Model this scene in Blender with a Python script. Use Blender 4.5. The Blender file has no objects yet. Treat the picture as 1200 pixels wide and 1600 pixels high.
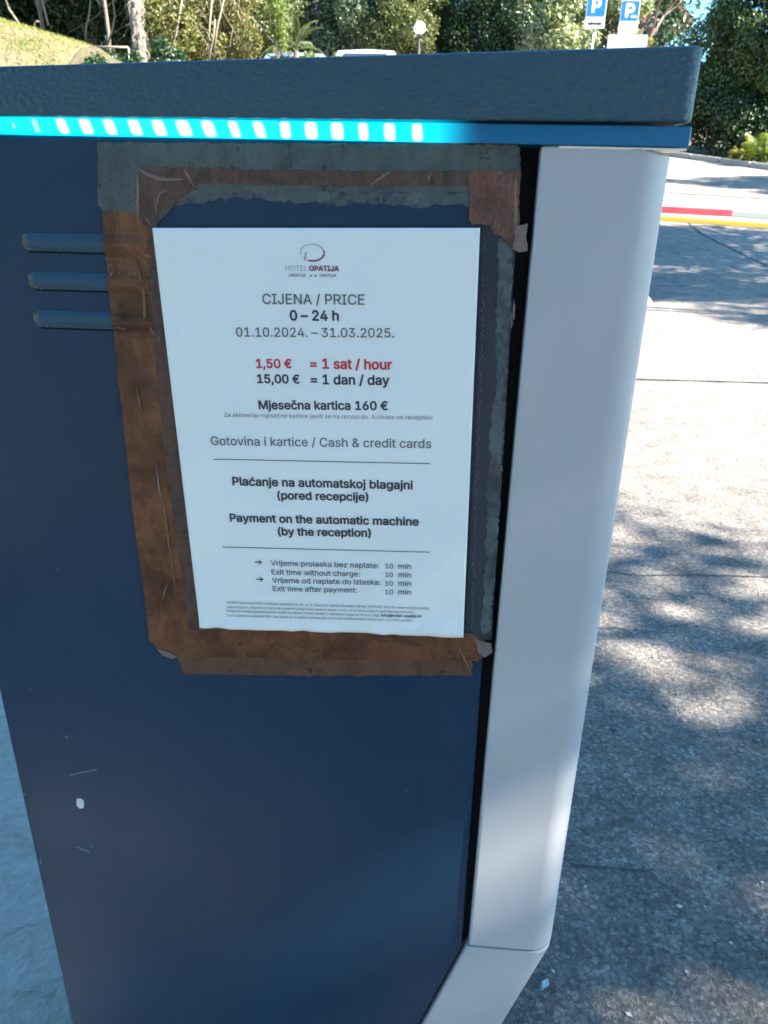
import bpy, bmesh, math, random, os
import numpy as np
from mathutils import Vector, Matrix

# ------------------------------------------------------------------ camera, sky, sun, exposure
S = bpy.context.scene
COL = S.collection
SUN_AZ, SUN_EL = 104.0, 39.0            # degrees, azimuth from +Y towards +X

cd = bpy.data.cameras.new('camera')
cd.sensor_fit = 'VERTICAL'; cd.sensor_height = 36.0; cd.lens = 36.0 * 1195.0 / 1600.0
cd.clip_start = 0.02; cd.clip_end = 1500.0
cd.dof.use_dof = True; cd.dof.focus_distance = 0.62; cd.dof.aperture_fstop = 20.0
cam = bpy.data.objects.new('camera', cd); COL.objects.link(cam)
cam.location = (0.0799, -0.5109, 1.1767)
cam.rotation_euler = (math.radians(66.6081), math.radians(-1.1077), math.radians(4.4497))
S.camera = cam

W = bpy.data.worlds.new('World'); S.world = W; W.use_nodes = True
wn = W.node_tree
sky = wn.nodes.new('ShaderNodeTexSky'); sky.sky_type = 'NISHITA'; sky.sun_disc = False
sky.sun_elevation = math.radians(SUN_EL); sky.sun_rotation = math.radians(SUN_AZ)
sky.air_density = 1.0; sky.dust_density = 0.0; sky.ozone_density = 3.0
wb = wn.nodes.new('ShaderNodeMix'); wb.data_type = 'RGBA'; wb.blend_type = 'MULTIPLY'; wb.inputs[0].default_value = 1.0
wb.inputs[7].default_value = (0.76, 1.17, 1.24, 1)      # the camera's cool daylight balance, the same over the whole sky
wn.links.new(sky.outputs[0], wb.inputs[6]); wn.links.new(wb.outputs[2], wn.nodes['Background'].inputs[0])
wn.nodes['Background'].inputs[1].default_value = 0.05

sl = bpy.data.lights.new('sun', 'SUN'); sl.energy = 4.0; sl.angle = math.radians(0.55); sl.color = (1.0, 0.93, 0.82)
so = bpy.data.objects.new('sun', sl); COL.objects.link(so)
SD = Vector((math.cos(math.radians(SUN_EL)) * math.sin(math.radians(SUN_AZ)),
             math.cos(math.radians(SUN_EL)) * math.cos(math.radians(SUN_AZ)), math.sin(math.radians(SUN_EL))))
so.rotation_euler = SD.to_track_quat('Z', 'Y').to_euler(); so.location = SD * 30

S.view_settings.view_transform = 'Standard'; S.view_settings.look = 'None'
S.view_settings.exposure = 3.05; S.view_settings.gamma = 1.0; S.view_settings.use_curve_mapping = False
S.render.engine = 'CYCLES'
S.cycles.max_bounces = 8; S.cycles.transparent_max_bounces = 12
try: S.cycles.use_denoising = True
except Exception: pass

# ------------------------------------------------------------------ helpers
def tag(o, label=None, cat=None, group=None, kind=None):
    if label: o['label'] = label
    if cat: o['category'] = cat
    if group: o['group'] = group
    if kind: o['kind'] = kind
    return o

def empty(name, loc, rz=0.0, label=None, cat=None, group=None):
    o = bpy.data.objects.new(name, None); COL.objects.link(o)
    o.location = loc; o.rotation_euler = (0, 0, rz); o.empty_display_size = 0.1
    return tag(o, label, cat, group)

def link(name, me, mats, parent=None, loc=None):
    o = bpy.data.objects.new(name, me); COL.objects.link(o)
    for m in (mats if isinstance(mats, (list, tuple)) else [mats]):
        if m and m.name not in [q.name for q in me.materials if q]: me.materials.append(m)
    if loc: o.location = loc
    if parent:
        o.parent = parent
    return o

def soften(o):
    w = o.modifiers.new('normals', 'WEIGHTED_NORMAL'); w.keep_sharp = True; w.weight = 80; return o

def world_part(name, bm, mats, parent=None, smooth=False, origin=None):
    """bm is given in world coordinates; the part is stored relative to its parent"""
    if parent is not None:
        p = parent
        mat = Matrix.Identity(4); chain = []
        while p is not None: chain.append(p); p = p.parent
        for q in reversed(chain):
            mat = mat @ Matrix.LocRotScale(q.location, q.rotation_euler, q.scale)
        bmesh.ops.transform(bm, matrix=mat.inverted(), verts=bm.verts)
    me = bpy.data.meshes.new(name); bm.to_mesh(me); bm.free()
    if smooth:
        me.polygons.foreach_set('use_smooth', [True] * len(me.polygons))
    return link(name, me, mats, parent)

def box(bm, c, s, rot=None):
    r = bmesh.ops.create_cube(bm, size=1.0)
    M = Matrix.LocRotScale(Vector(c), rot, Vector(s))
    bmesh.ops.transform(bm, matrix=M, verts=r['verts'])
    return r['verts']

def bevel(bm, off, seg=2, edges=None):
    bmesh.ops.bevel(bm, geom=list(edges if edges is not None else bm.edges), offset=off, segments=seg, affect='EDGES', profile=0.5, clamp_overlap=True)

def prism(poly, y0, y1, bm=None):
    """extrude an x,z outline from y0 (near) to y1 (far)"""
    bm = bm or bmesh.new()
    a = [bm.verts.new((x, y0, z)) for x, z in poly]; b = [bm.verts.new((x, y1, z)) for x, z in poly]
    n = len(poly)
    bm.faces.new(a); bm.faces.new(b[::-1])
    for i in range(n): bm.faces.new((a[i], b[i], b[(i + 1) % n], a[(i + 1) % n]))
    bmesh.ops.recalc_face_normals(bm, faces=bm.faces)
    return bm

def tube(bm, pts, radii, seg=8, cap=True):
    rings = []
    pts = [Vector(p) for p in pts]
    for i, p in enumerate(pts):
        d = (pts[min(i + 1, len(pts) - 1)] - pts[max(i - 1, 0)]).normalized()
        u = d.cross(Vector((0.31, 0.17, 0.93)))
        if u.length < 1e-3: u = d.cross(Vector((1, 0, 0)))
        u.normalize(); v = d.cross(u)
        r = radii[i] if isinstance(radii, (list, tuple)) else radii
        rings.append([bm.verts.new(p + (u * math.cos(2 * math.pi * k / seg) + v * math.sin(2 * math.pi * k / seg)) * r) for k in range(seg)])
    for a, b in zip(rings, rings[1:]):
        for k in range(seg): bm.faces.new((a[k], a[(k + 1) % seg], b[(k + 1) % seg], b[k]))
    if cap:
        bm.faces.new(rings[0][::-1]); bm.faces.new(rings[-1])

def copy_tree(o, parent=None, **kw):
    c = o.copy(); COL.objects.link(c); c.parent = parent
    for ch in list(o.children): copy_tree(ch, c)
    return c

# ------------------------------------------------------------------ materials
def mat(name, color=(0.5, 0.5, 0.5), rough=0.5, metal=0.0, spec=0.5, **kw):
    m = bpy.data.materials.new(name); m.use_nodes = True
    b = m.node_tree.nodes['Principled BSDF']
    b.inputs['Base Color'].default_value = (*color, 1); b.inputs['Roughness'].default_value = rough
    b.inputs['Metallic'].default_value = metal; b.inputs['Specular IOR Level'].default_value = spec
    for k, v in kw.items(): b.inputs[k].default_value = v
    return m

def nodes(m): return m.node_tree.nodes, m.node_tree.links, m.node_tree.nodes['Principled BSDF']

def coord(m, scale=(1, 1, 1), kind='Object'):
    N, L, b = nodes(m)
    t = N.new('ShaderNodeTexCoord'); mp = N.new('ShaderNodeMapping'); mp.inputs['Scale'].default_value = scale
    L.new(t.outputs[kind], mp.inputs[0]); return mp.outputs[0]

def noise(m, vec, scale, detail=4, rough=0.55, dist=0.0):
    N, L, b = nodes(m); n = N.new('ShaderNodeTexNoise')
    n.inputs['Scale'].default_value = scale; n.inputs['Detail'].default_value = detail
    n.inputs['Roughness'].default_value = rough; n.inputs['Distortion'].default_value = dist
    L.new(vec, n.inputs['Vector']); return n.outputs['Fac']

def voro(m, vec, scale, feature='F1', rnd=1.0):
    N, L, b = nodes(m); n = N.new('ShaderNodeTexVoronoi'); n.feature = feature
    n.inputs['Scale'].default_value = scale; n.inputs['Randomness'].default_value = rnd
    L.new(vec, n.inputs['Vector']); return n

def ramp(m, fac, stops):
    N, L, b = nodes(m); r = N.new('ShaderNodeValToRGB'); e = r.color_ramp.elements
    while len(e) < len(stops): e.new(0.5)
    for q, (p, c) in zip(e, stops):
        q.position = p; q.color = (*c, 1) if len(c) == 3 else c
    L.new(fac, r.inputs[0]); return r.outputs[0]

def mix(m, fac, a, b_, mode='MIX'):
    N, L, b = nodes(m); x = N.new('ShaderNodeMix'); x.data_type = 'RGBA'; x.blend_type = mode
    for s, v in ((x.inputs[0], fac), (x.inputs[6], a), (x.inputs[7], b_)):
        if isinstance(v, (int, float)): s.default_value = v
        elif isinstance(v, tuple): s.default_value = (*v, 1)
        else: L.new(v, s)
    return x.outputs[2]

def math_(m, op, a, b_=None, clamp=False):
    N, L, b = nodes(m); x = N.new('ShaderNodeMath'); x.operation = op; x.use_clamp = clamp
    for s, v in ((x.inputs[0], a), (x.inputs[1], b_)):
        if v is None: continue
        if isinstance(v, (int, float)): s.default_value = v
        else: L.new(v, s)
    return x.outputs[0]

def bump(m, h, strength=0.3, dist=0.01, chain=None):
    N, L, b = nodes(m); n = N.new('ShaderNodeBump'); n.inputs['Strength'].default_value = strength; n.inputs['Distance'].default_value = dist
    L.new(h, n.inputs['Height'])
    if chain: L.new(chain, n.inputs['Normal'])
    L.new(n.outputs[0], b.inputs['Normal']); return n.outputs[0]

G = (0, 0, 0); ONE = (1, 1, 1)
# powder coated panel, dark blue grey
M_panel = mat('panel_paint', (0.008, 0.026, 0.05), 0.36, spec=0.32)
v = coord(M_panel)
n1 = noise(M_panel, v, 3.2, 3)
nodes(M_panel)[1].new(ramp(M_panel, n1, [(0.3, (0.004, 0.027, 0.068)), (0.7, (0.007, 0.037, 0.080))]), nodes(M_panel)[2].inputs['Base Color'])
nodes(M_panel)[1].new(ramp(M_panel, noise(M_panel, v, 9, 5), [(0.3, (0.30,) * 3), (0.75, (0.46,) * 3)]), nodes(M_panel)[2].inputs['Roughness'])
bump(M_panel, noise(M_panel, v, 900, 2), 0.10, 0.0006)
N_, L_, B_ = nodes(M_panel)
run = noise(M_panel, coord(M_panel, (1, 1, 0.12)), 30, 5, .6)
dst = math_(M_panel, 'MULTIPLY', ramp(M_panel, noise(M_panel, v, 4, 6, .7), [(0.45, G), (0.75, (.5,) * 3)]), ramp(M_panel, run, [(0.42, G), (0.72, (.20,) * 3)]))
old = B_.inputs['Base Color'].links[0].from_socket
L_.new(mix(M_panel, dst, old, (0.10, 0.13, 0.15)), B_.inputs['Base Color'])
spk = ramp(M_panel, noise(M_panel, v, 170, 2, .5), [(0.75, G), (0.775, (.25,) * 3)])
L_.new(mix(M_panel, spk, B_.inputs['Base Color'].links[0].from_socket, (0.16, 0.19, 0.21)), B_.inputs['Base Color'])
# lid: coarse leather powder coat
M_lid = mat('lid_textured_paint', (0.031, 0.080, 0.118), 0.36, spec=0.45)
v = coord(M_lid, (1, 1, 1.5))
h1 = voro(M_lid, v, 330, 'SMOOTH_F1').outputs['Distance']
h2 = noise(M_lid, v, 240, 3, 0.6, 0.6)
bump(M_lid, math_(M_lid, 'ADD', h2, h1), 0.5, 0.0013)
# light grey cover
M_cover = mat('light_grey_paint', (0.34, 0.37, 0.39), 0.33, spec=0.5)
v = coord(M_cover)
nodes(M_cover)[1].new(ramp(M_cover, noise(M_cover, v, 5, 4), [(0.3, (0.395, 0.40, 0.435)), (0.7, (0.435, 0.44, 0.475))]), nodes(M_cover)[2].inputs['Base Color'])
nodes(M_cover)[1].new(ramp(M_cover, noise(M_cover, coord(M_cover, (1, 1, .25)), 22, 4, .6), [(0.3, (0.30,) * 3), (0.75, (0.42,) * 3)]), nodes(M_cover)[2].inputs['Roughness'])
bump(M_cover, noise(M_cover, v, 700, 2), 0.06, 0.0005)
M_black = mat('gap_black', (0.003, 0.003, 0.008), 0.6, spec=0.15)
M_louv = mat('dusty_skylit_louvre_paint', (0.020, 0.066, 0.115), 0.42, spec=0.4)  # panel blue lightened for sky light on the raised faces and settled dust
M_under = mat('white_plastic_underside', (0.86, 0.86, 0.84), 0.10, spec=1.0)
M_edge = mat('worn_panel_edge', (0.30, 0.27, 0.25), 0.5)
# light strip: a diffuser that glows over its lit length and is plain blue plastic beyond
M_strip = mat('strip_diffuser', (0.010, 0.13, 0.30), 0.25, spec=0.5)
N_, L_, B_ = nodes(M_strip)
t = N_.new('ShaderNodeTexCoord'); sx = N_.new('ShaderNodeSeparateXYZ'); L_.new(t.outputs['Object'], sx.inputs[0])
mr = N_.new('ShaderNodeMapRange'); mr.interpolation_type = 'SMOOTHSTEP'
mr.inputs[1].default_value = 0.0626; mr.inputs[2].default_value = 0.1006; mr.inputs[3].default_value = 1.0; mr.inputs[4].default_value = 0.03
L_.new(sx.outputs[0], mr.inputs[0])
mr2 = N_.new('ShaderNodeMapRange'); mr2.interpolation_type = 'SMOOTHSTEP'
mr2.inputs[1].default_value = -0.2019; mr2.inputs[2].default_value = -0.1792; mr2.inputs[3].default_value = 0.75; mr2.inputs[4].default_value = 1.0
L_.new(sx.outputs[0], mr2.inputs[0])
gl = math_(M_strip, 'MULTIPLY', mr.outputs[0], mr2.outputs[0])
gl = math_(M_strip, 'POWER', gl, 1.5)
L_.new(math_(M_strip, 'MULTIPLY', gl, 0.23), B_.inputs['Emission Strength'])
B_.inputs['Emission Color'].default_value = (0.0, 0.62, 0.92, 1)
M_led = mat('led_lens_lit', (0.7, 0.9, 0.9), 0.3)
nodes(M_led)[2].inputs['Emission Color'].default_value = (0.78, 1.0, 1.0, 1); nodes(M_led)[2].inputs['Emission Strength'].default_value = 0.38
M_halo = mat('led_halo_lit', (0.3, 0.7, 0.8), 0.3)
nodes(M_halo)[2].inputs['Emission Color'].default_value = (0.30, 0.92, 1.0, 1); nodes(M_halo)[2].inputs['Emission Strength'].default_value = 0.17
M_led2 = mat('led_lens_dim', (0.3, 0.7, 0.8), 0.3)
nodes(M_led2)[2].inputs['Emission Color'].default_value = (0.15, 0.8, 1.0, 1); nodes(M_led2)[2].inputs['Emission Strength'].default_value = 0.28

def tape_mat(name, c1, c2, c3, holes=None, rough=0.35, sc=60, bs=0.5, seed=0, clear=0.0):
    m = mat(name, c1, rough, spec=0.5)
    N, L, b = nodes(m)
    v = coord(m); v.node.inputs['Location'].default_value = (seed, seed * 0.7, seed * 1.3)
    vs_ = coord(m, (1, 1, 0.22)); vs_.node.inputs['Location'].default_value = (seed * 2, seed, seed)
    a = noise(m, v, sc, 6, 0.65, 0.4); c = noise(m, v, sc * 5, 5, 0.7); w_ = noise(m, vs_, sc * 2.2, 5, 0.6, 0.8)
    colr = ramp(m, a, [(0.34, tuple(q * .62 for q in c2)), (0.46, c2), (0.60, c1), (0.72, tuple(q * 1.18 for q in c1))])
    colr = mix(m, ramp(m, w_, [(0.50, G), (0.72, (.7,) * 3)]), colr, tuple(q * .62 for q in c2))
    colr = mix(m, ramp(m, c, [(0.58, G), (0.70, (.8,) * 3)]), colr, c3)
    L.new(colr, b.inputs['Base Color'])
    L.new(ramp(m, a, [(0.3, (rough - .12,) * 3), (0.7, (rough + .15,) * 3)]), b.inputs['Roughness'])
    h = math_(m, 'ADD', math_(m, 'ADD', a, math_(m, 'MULTIPLY', c, 0.25)), math_(m, 'MULTIPLY', w_, 0.9))
    bump(m, h, bs, 0.0035)
    if holes:
        al = math_(m, 'ADD', math_(m, 'MULTIPLY', noise(m, v, sc * 7, 5, 0.7), 0.55), math_(m, 'MULTIPLY', noise(m, v, sc * 1.3, 3), 0.45))
        L.new(ramp(m, al, [(holes[0], (holes[2],) * 3), (holes[1], (holes[3],) * 3)]), b.inputs['Alpha'])
    elif clear:
        L.new(ramp(m, a, [(0.34, (1 - clear,) * 3), (0.6, (1.0,) * 3)]), b.inputs['Alpha'])
    return m
M_res = tape_mat('dusty_tape_film', (0.105, 0.125, 0.125), (0.085, 0.105, 0.112), (0.07, 0.085, 0.09), (0.34, 0.44, 0.15, 0.78), 0.5, 34, 0.25, 1)
M_resin = tape_mat('adhesive_residue', (0.115, 0.14, 0.155), (0.09, 0.115, 0.13), (0.06, 0.075, 0.09), (0.40, 0.52, 0.18, 0.80), 0.6, 30, 0.3, 2)
M_clear = tape_mat('clear_film', (0.040, 0.062, 0.088), (0.03, 0.05, 0.075), (0.07, 0.09, 0.11), (0.2, 0.3, 0.35, 0.5), 0.3, 30, 0.2, 3)
M_br1 = tape_mat('brown_tape', (0.175, 0.060, 0.024), (0.125, 0.044, 0.020), (0.085, 0.034, 0.022), None, 0.26, 26, 0.6, 4, .35)
M_br2 = tape_mat('brown_tape_crinkled', (0.105, 0.043, 0.030), (0.075, 0.034, 0.027), (0.15, 0.085, 0.062), (0.27, 0.36, 0.3, 0.90), 0.28, 55, 0.8, 5)
M_br3 = tape_mat('brown_tape_reddish', (0.165, 0.058, 0.038), (0.120, 0.044, 0.031), (0.21, 0.125, 0.095), (0.30, 0.40, 0.5, 0.92), 0.28, 60, 0.8, 6)
M_br4 = tape_mat('brown_tape_aged', (0.115, 0.045, 0.026), (0.125, 0.050, 0.026), (0.045, 0.026, 0.022), None, 0.34, 70, 0.9, 7, .3)
M_wr = mat('tape_fold', (0.19, 0.13, 0.105), 0.28)
M_wr2 = mat('tape_fold_brown', (0.16, 0.070, 0.038), 0.26)
M_tab = mat('tape_tab', (0.17, 0.125, 0.12), 0.35)
M_dirt = mat('dried_dirt', (0.20, 0.17, 0.13), 0.9)
v = coord(M_dirt); bump(M_dirt, noise(M_dirt, v, 900, 4), 0.9, 0.003)
nodes(M_dirt)[1].new(ramp(M_dirt, noise(M_dirt, v, 500, 4), [(0.35, (0.07, 0.07, 0.07)), (0.65, (0.30, 0.26, 0.20))]), nodes(M_dirt)[2].inputs['Base Color'])
M_paper = mat('paper', (0.80, 0.81, 0.82), 0.55, spec=0.3)
v = coord(M_paper); bump(M_paper, noise(M_paper, v, 14, 3), 0.10, 0.004)
M_ink = mat('ink_black', (0.045, 0.05, 0.06), 0.6)
M_inkg = mat('ink_grey', (0.13, 0.145, 0.16), 0.6)
M_inkl = mat('ink_light_grey', (0.36, 0.40, 0.44), 0.6)
M_inkf = mat('ink_fine_print', (0.24, 0.26, 0.29), 0.6)
M_red = mat('ink_red', (0.58, 0.035, 0.06), 0.6)
M_wine = mat('ink_wine', (0.17, 0.035, 0.09), 0.6)

# ------------------------------------------------------------------ ground form
def sst(a, b, x):
    t = min(1.0, max(0.0, (x - a) / (b - a))); return t * t * (3 - 2 * t)
def gz(x, y):
    b = 0.0
    if y > 5.5: b = .12 * (y - 5.5) - .144 * (1 - math.exp(-(y - 5.5) / 1.2))
    if y > 34: b = .12 * 28.5 - .144
    return b + 1.0 * sst(10, 20, y) * sst(5, -1, x)

def kerb_y(x): return 23.12 - 1.80 * (x - 5.96) if x > 5.0 else 24.85

def sheet(name, xs, ys, mt, dz=0.0, cond=None, kind='structure', zf=gz):
    bm = bmesh.new(); vs = {}
    for i, x in enumerate(xs):
        for j, y in enumerate(ys): vs[i, j] = bm.verts.new((x, y, zf(x, y) + dz))
    for i in range(len(xs) - 1):
        for j in range(len(ys) - 1):
            if cond is None or cond((xs[i] + xs[i + 1]) / 2, (ys[j] + ys[j + 1]) / 2):
                bm.faces.new((vs[i, j], vs[i + 1, j], vs[i + 1, j + 1], vs[i, j + 1]))
    for q in [q for q in bm.verts if not q.link_faces]: bm.verts.remove(q)
    o = world_part(name, bm, mt, smooth=True); tag(o, kind=kind); return o

M_asph = mat('asphalt', (0.13, 0.13, 0.13), 0.75, spec=0.35)
v = coord(M_asph)
N_, L_, B_ = nodes(M_asph)
wob = N_.new('ShaderNodeTexNoise'); wob.inputs['Scale'].default_value = 130; wob.inputs['Detail'].default_value = 3; L_.new(v, wob.inputs[0])
wa = N_.new('ShaderNodeVectorMath'); wa.operation = 'MULTIPLY_ADD'; wa.inputs[1].default_value = (.016, .016, .016); L_.new(wob.outputs['Color'], wa.inputs[0]); L_.new(v, wa.inputs[2])
vo = voro(M_asph, wa.outputs[0], 120); n60 = noise(M_asph, v, 95, 5, .75, .0)
big = noise(M_asph, v, 0.7, 5, 0.6); mid = noise(M_asph, v, 9, 5, 0.6); fin = noise(M_asph, v, 160, 4, 0.7)
sepc = N_.new('ShaderNodeSeparateColor'); L_.new(vo.outputs['Color'], sepc.inputs[0])
stone = ramp(M_asph, sepc.outputs[0], [(0.0, (0.15, 0.15, 0.152)), (0.55, (0.24, 0.238, 0.232)), (0.85, (0.31, 0.305, 0.295)), (1.0, (0.40, 0.39, 0.375))])
c = mix(M_asph, ramp(M_asph, vo.outputs['Distance'], [(0.45, G), (0.95, ONE)]), stone, (0.11, 0.11, 0.112))
c = mix(M_asph, 0.85, c, ramp(M_asph, mid, [(0.3, (0.58,) * 3), (0.7, (1.25,) * 3)]), 'MULTIPLY')
c = mix(M_asph, 0.8, c, ramp(M_asph, big, [(0.35, (0.85,) * 3), (0.65, (1.25,) * 3)]), 'MULTIPLY')
c = mix(M_asph, 0.9, c, ramp(M_asph, n60, [(0.3, (0.72,) * 3), (0.5, (1.05,) * 3), (0.70, (1.3,) * 3)]), 'MULTIPLY')
pit = ramp(M_asph, noise(M_asph, v, 24, 4, 0.7), [(0.30, ONE), (0.36, G)])
c = mix(M_asph, 1.0, c, (1.45, 1.29, 1.16), 'MULTIPLY')
c = mix(M_asph, ramp(M_asph, noise(M_asph, v, 210, 3, .6), [(0.32, ONE), (0.40, G)]), c, (0.10, 0.095, 0.09))
c = mix(M_asph, ramp(M_asph, noise(M_asph, v, 260, 2, .5), [(0.66, G), (0.72, ONE)]), c, (0.42, 0.40, 0.37))
c = mix(M_asph, pit, c, (0.06, 0.055, 0.05))
L_.new(c, B_.inputs['Base Color'])
hh = math_(M_asph, 'ADD', math_(M_asph, 'MULTIPLY', vo.outputs['Distance'], -0.5), math_(M_asph, 'MULTIPLY', fin, 2.6))
hh = math_(M_asph, 'ADD', hh, math_(M_asph, 'MULTIPLY', n60, 0.9))
bump(M_asph, hh, 1.0, 0.009)

M_soil = mat('soil', (0.10, 0.075, 0.05), 0.9)
v = coord(M_soil)
nodes(M_soil)[1].new(ramp(M_soil, noise(M_soil, v, 3, 8, 0.7), [(0.3, (0.05, 0.04, 0.025)), (0.55, (0.10, 0.085, 0.045)), (0.75, (0.07, 0.085, 0.03))]), nodes(M_soil)[2].inputs['Base Color'])
bump(M_soil, noise(M_soil, v, 14, 8, 0.7), 0.8, 0.06)
M_conc = mat('brushed_concrete', (0.32, 0.33, 0.33), 0.8, spec=0.3)
v = coord(M_conc, (1, 1, 1))
N_, L_, B_ = nodes(M_conc)
wv = N_.new('ShaderNodeTexWave'); wv.wave_type = 'RINGS'; wv.inputs['Scale'].default_value = 4.5; wv.inputs['Distortion'].default_value = 9.0
wv.inputs['Detail'].default_value = 4; wv.inputs['Detail Scale'].default_value = 1.6; L_.new(v, wv.inputs[0])
cn = noise(M_conc, v, 38, 6, 0.65, 0.5); cb = noise(M_conc, v, 3.5, 3)
rip = math_(M_conc, 'MULTIPLY', ramp(M_conc, wv.outputs['Fac'], [(0.02, G), (0.5, ONE)]), 0.7)
L_.new(ramp(M_conc, math_(M_conc, 'ADD', math_(M_conc, 'MULTIPLY', cn, 0.6), math_(M_conc, 'MULTIPLY', cb, 0.4)), [(0.34, (0.25, 0.235, 0.20)), (0.48, (0.33, 0.31, 0.27)), (0.62, (0.39, 0.37, 0.33))]), B_.inputs['Base Color'])
bump(M_conc, math_(M_conc, 'ADD', math_(M_conc, 'MULTIPLY', cn, 2.2), rip), 0.8, 0.006)
M_kerb = mat('kerb_concrete', (0.30, 0.29, 0.27), 0.85)
v = coord(M_kerb); bump(M_kerb, noise(M_kerb, v, 30, 5), 0.5, 0.01)
M_tar = mat('tar_seal', (0.035, 0.036, 0.040), 0.5)

ys = [-12, -6, -3, -1.5, 0] + [0.5 * i for i in range(1, 60)] + [30 + 2 * i for i in range(0, 6)]
xs = [-45, -30, -22] + [-16 + 0.5 * i for i in range(0, 90)] + [30, 36, 45]
far = [-700, -300, -120, -60, -45, -30, -20, -10, -5, 0, 5, 10, 15, 20, 30, 45, 60, 120, 300, 700]
sheet('ground', far, [-700, -300, -100, -40, -12, -4, 0, 4, 5.5, 6.5, 8, 10, 12, 14, 16, 18, 20, 22, 24, 27, 30, 34, 45, 80, 200, 700], M_soil, -0.09)
fx = [-16 + 0.5 * i for i in range(0, 90)]
bm = bmesh.new(); rows = {}
ylist = ys
def ytop(x): return max(4.0, kerb_y(x) - 0.02)
RX = [-45, -30, -22] + fx + [30, 36, 45]
NYR = 64
for i, x in enumerate(RX):
    for j in range(NYR + 1):
        y = -12 + (ytop(x) + 12) * (j / NYR) ** 0.8
        rows[i, j] = bm.verts.new((x, y, gz(x, y)))
for i in range(len(RX) - 1):
    for j in range(NYR): bm.faces.new((rows[i, j], rows[i + 1, j], rows[i + 1, j + 1], rows[i, j + 1]))
road = world_part('asphalt_road', bm, M_asph, smooth=True); tag(road, kind='structure')

# kerb stones along the far edge of the road, each a piece
kerb_root = empty('kerb', (9.0, kerb_y(9.0), gz(9.0, kerb_y(9.0))), 0, 'low grey concrete kerb at the far edge of the road under the dark bushes', 'kerb')
bmk = bmesh.new(); box(bmk, (0, 0, 0), (0.96, 0.14, 0.34)); bevel(bmk, 0.012, 1)
mk = bpy.data.meshes.new('kerb_stone'); bmk.to_mesh(mk); bmk.free(); mk.materials.append(M_kerb)
kp = [(x, kerb_y(x)) for x in (5.0, 13.0)]
kdir = (Vector(kp[1]) - Vector(kp[0])); kl = kdir.length; kdir.normalize()
def kerb_run(p0, d, n):
    for i in range(n):
        c = Vector(p0) + d * (i + 0.5) * 0.98
        o = bpy.data.objects.new('kerb_stone', mk); COL.objects.link(o)
        o.parent = kerb_root
        zc = gz(c.x, c.y) - 0.05; e0 = c - d * 0.5; e1 = c + d * 0.5
        sl_ = (gz(e1.x, e1.y) - gz(e0.x, e0.y))
        o.location = Vector((c.x, c.y, zc)) - kerb_root.location
        o.rotation_euler = (Matrix.Rotation(math.atan2(d.y, d.x), 3, 'Z') @ Matrix.Rotation(-math.atan(sl_), 3, 'Y')).to_euler()
kerb_run((5.0, kerb_y(5.01)), kdir, int(kl))
kerb_run((-3.0, 24.85), Vector((1, 0)), 8)

# concrete traffic island the terminal stands on
ISZ = 0.12
il = [(-2.9, -0.75), (-3.2, -0.45), (-3.2, 2.1), (-2.9, 2.4), (-0.45, 2.4), (-0.16, 2.1), (0.055, 0.45), (0.055, -0.45), (-0.2, -0.75)]
bm = bmesh.new()
a = [bm.verts.new((x, y, ISZ)) for x, y in il]; b = [bm.verts.new((x, y, -0.1)) for x, y in il]
bm.faces.new(a); bm.faces.new(b[::-1])
for i in range(len(il)): bm.faces.new((a[i], b[i], b[(i + 1) % len(il)], a[(i + 1) % len(il)]))
bmesh.ops.recalc_face_normals(bm, faces=bm.faces); bevel(bm, 0.015, 2, [e for e in bm.edges if all(q.co.z > 0 for q in e.verts)])
tag(world_part('traffic_island', bm, M_conc), kind='structure')

def strip_mesh(name, pts, w, mt, dz=0.004, jitter=0.0, seed=0):
    rnd = random.Random(seed); P = []
    for (x0, y0), (x1, y1) in zip(pts, pts[1:]):
        n = max(1, int(math.hypot(x1 - x0, y1 - y0) / 0.06))
        for i in range(n): P.append((x0 + (x1 - x0) * i / n, y0 + (y1 - y0) * i / n))
    P.append(pts[-1]); bm = bmesh.new(); prev = None
    for i, (x, y) in enumerate(P):
        a, b = P[max(0, i - 1)], P[min(len(P) - 1, i + 1)]
        d = Vector((b[0] - a[0], b[1] - a[1])).normalized(); nrm = Vector((-d.y, d.x))
        o = rnd.uniform(-1, 1) * jitter; ww = w * rnd.uniform(0.75, 1.25) / 2
        p, q = Vector((x, y)) + nrm * (o + ww), Vector((x, y)) + nrm * (o - ww)
        cur = (bm.verts.new((p.x, p.y, gz(p.x, p.y) + dz)), bm.verts.new((q.x, q.y, gz(q.x, q.y) + dz)))
        if prev: bm.faces.new((prev[0], prev[1], cur[1], cur[0]))
        prev = cur
    tag(world_part(name, bm, mt), kind='structure')
strip_mesh('road_joint_seal', [(-0.6, 4.75), (1.3670, 4.6163, -0.0002)[:2], (2.2473, 4.6499, -0.0006)[:2], (3.6, 4.52)], 0.034, M_tar, 0.004, 0.002, 3)
strip_mesh('road_crack', [(3.7592, 12.8203, 0.7554)[:2], (3.7119, 11.4394, 0.5755)[:2], (3.7695, 10.8659, 0.5029)[:2], (3.8457, 10.2895, 0.4334)[:2], (3.8844, 9.7917, 0.3748)[:2], (3.9701, 9.2691, 0.3145)[:2]], 0.035, M_tar, 0.004, 0.02, 5)
strip_mesh('road_crack', [(0.6283, 1.7958, -0.0017)[:2], (0.7708, 1.7788, -0.0008)[:2], (0.9424, 1.8010, -0.0022)[:2], (1.2148, 1.8152, -0.0004)[:2]], 0.005, M_tar, 0.003, 0.003, 6)
strip_mesh('road_crack', [(0.5081, 1.4164, -0.0011)[:2], (0.6208, 1.4345, -0.0026)[:2], (0.7645, 1.4284, -0.0019)[:2]], 0.003, M_tar, 0.003, 0.003, 7)
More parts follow.
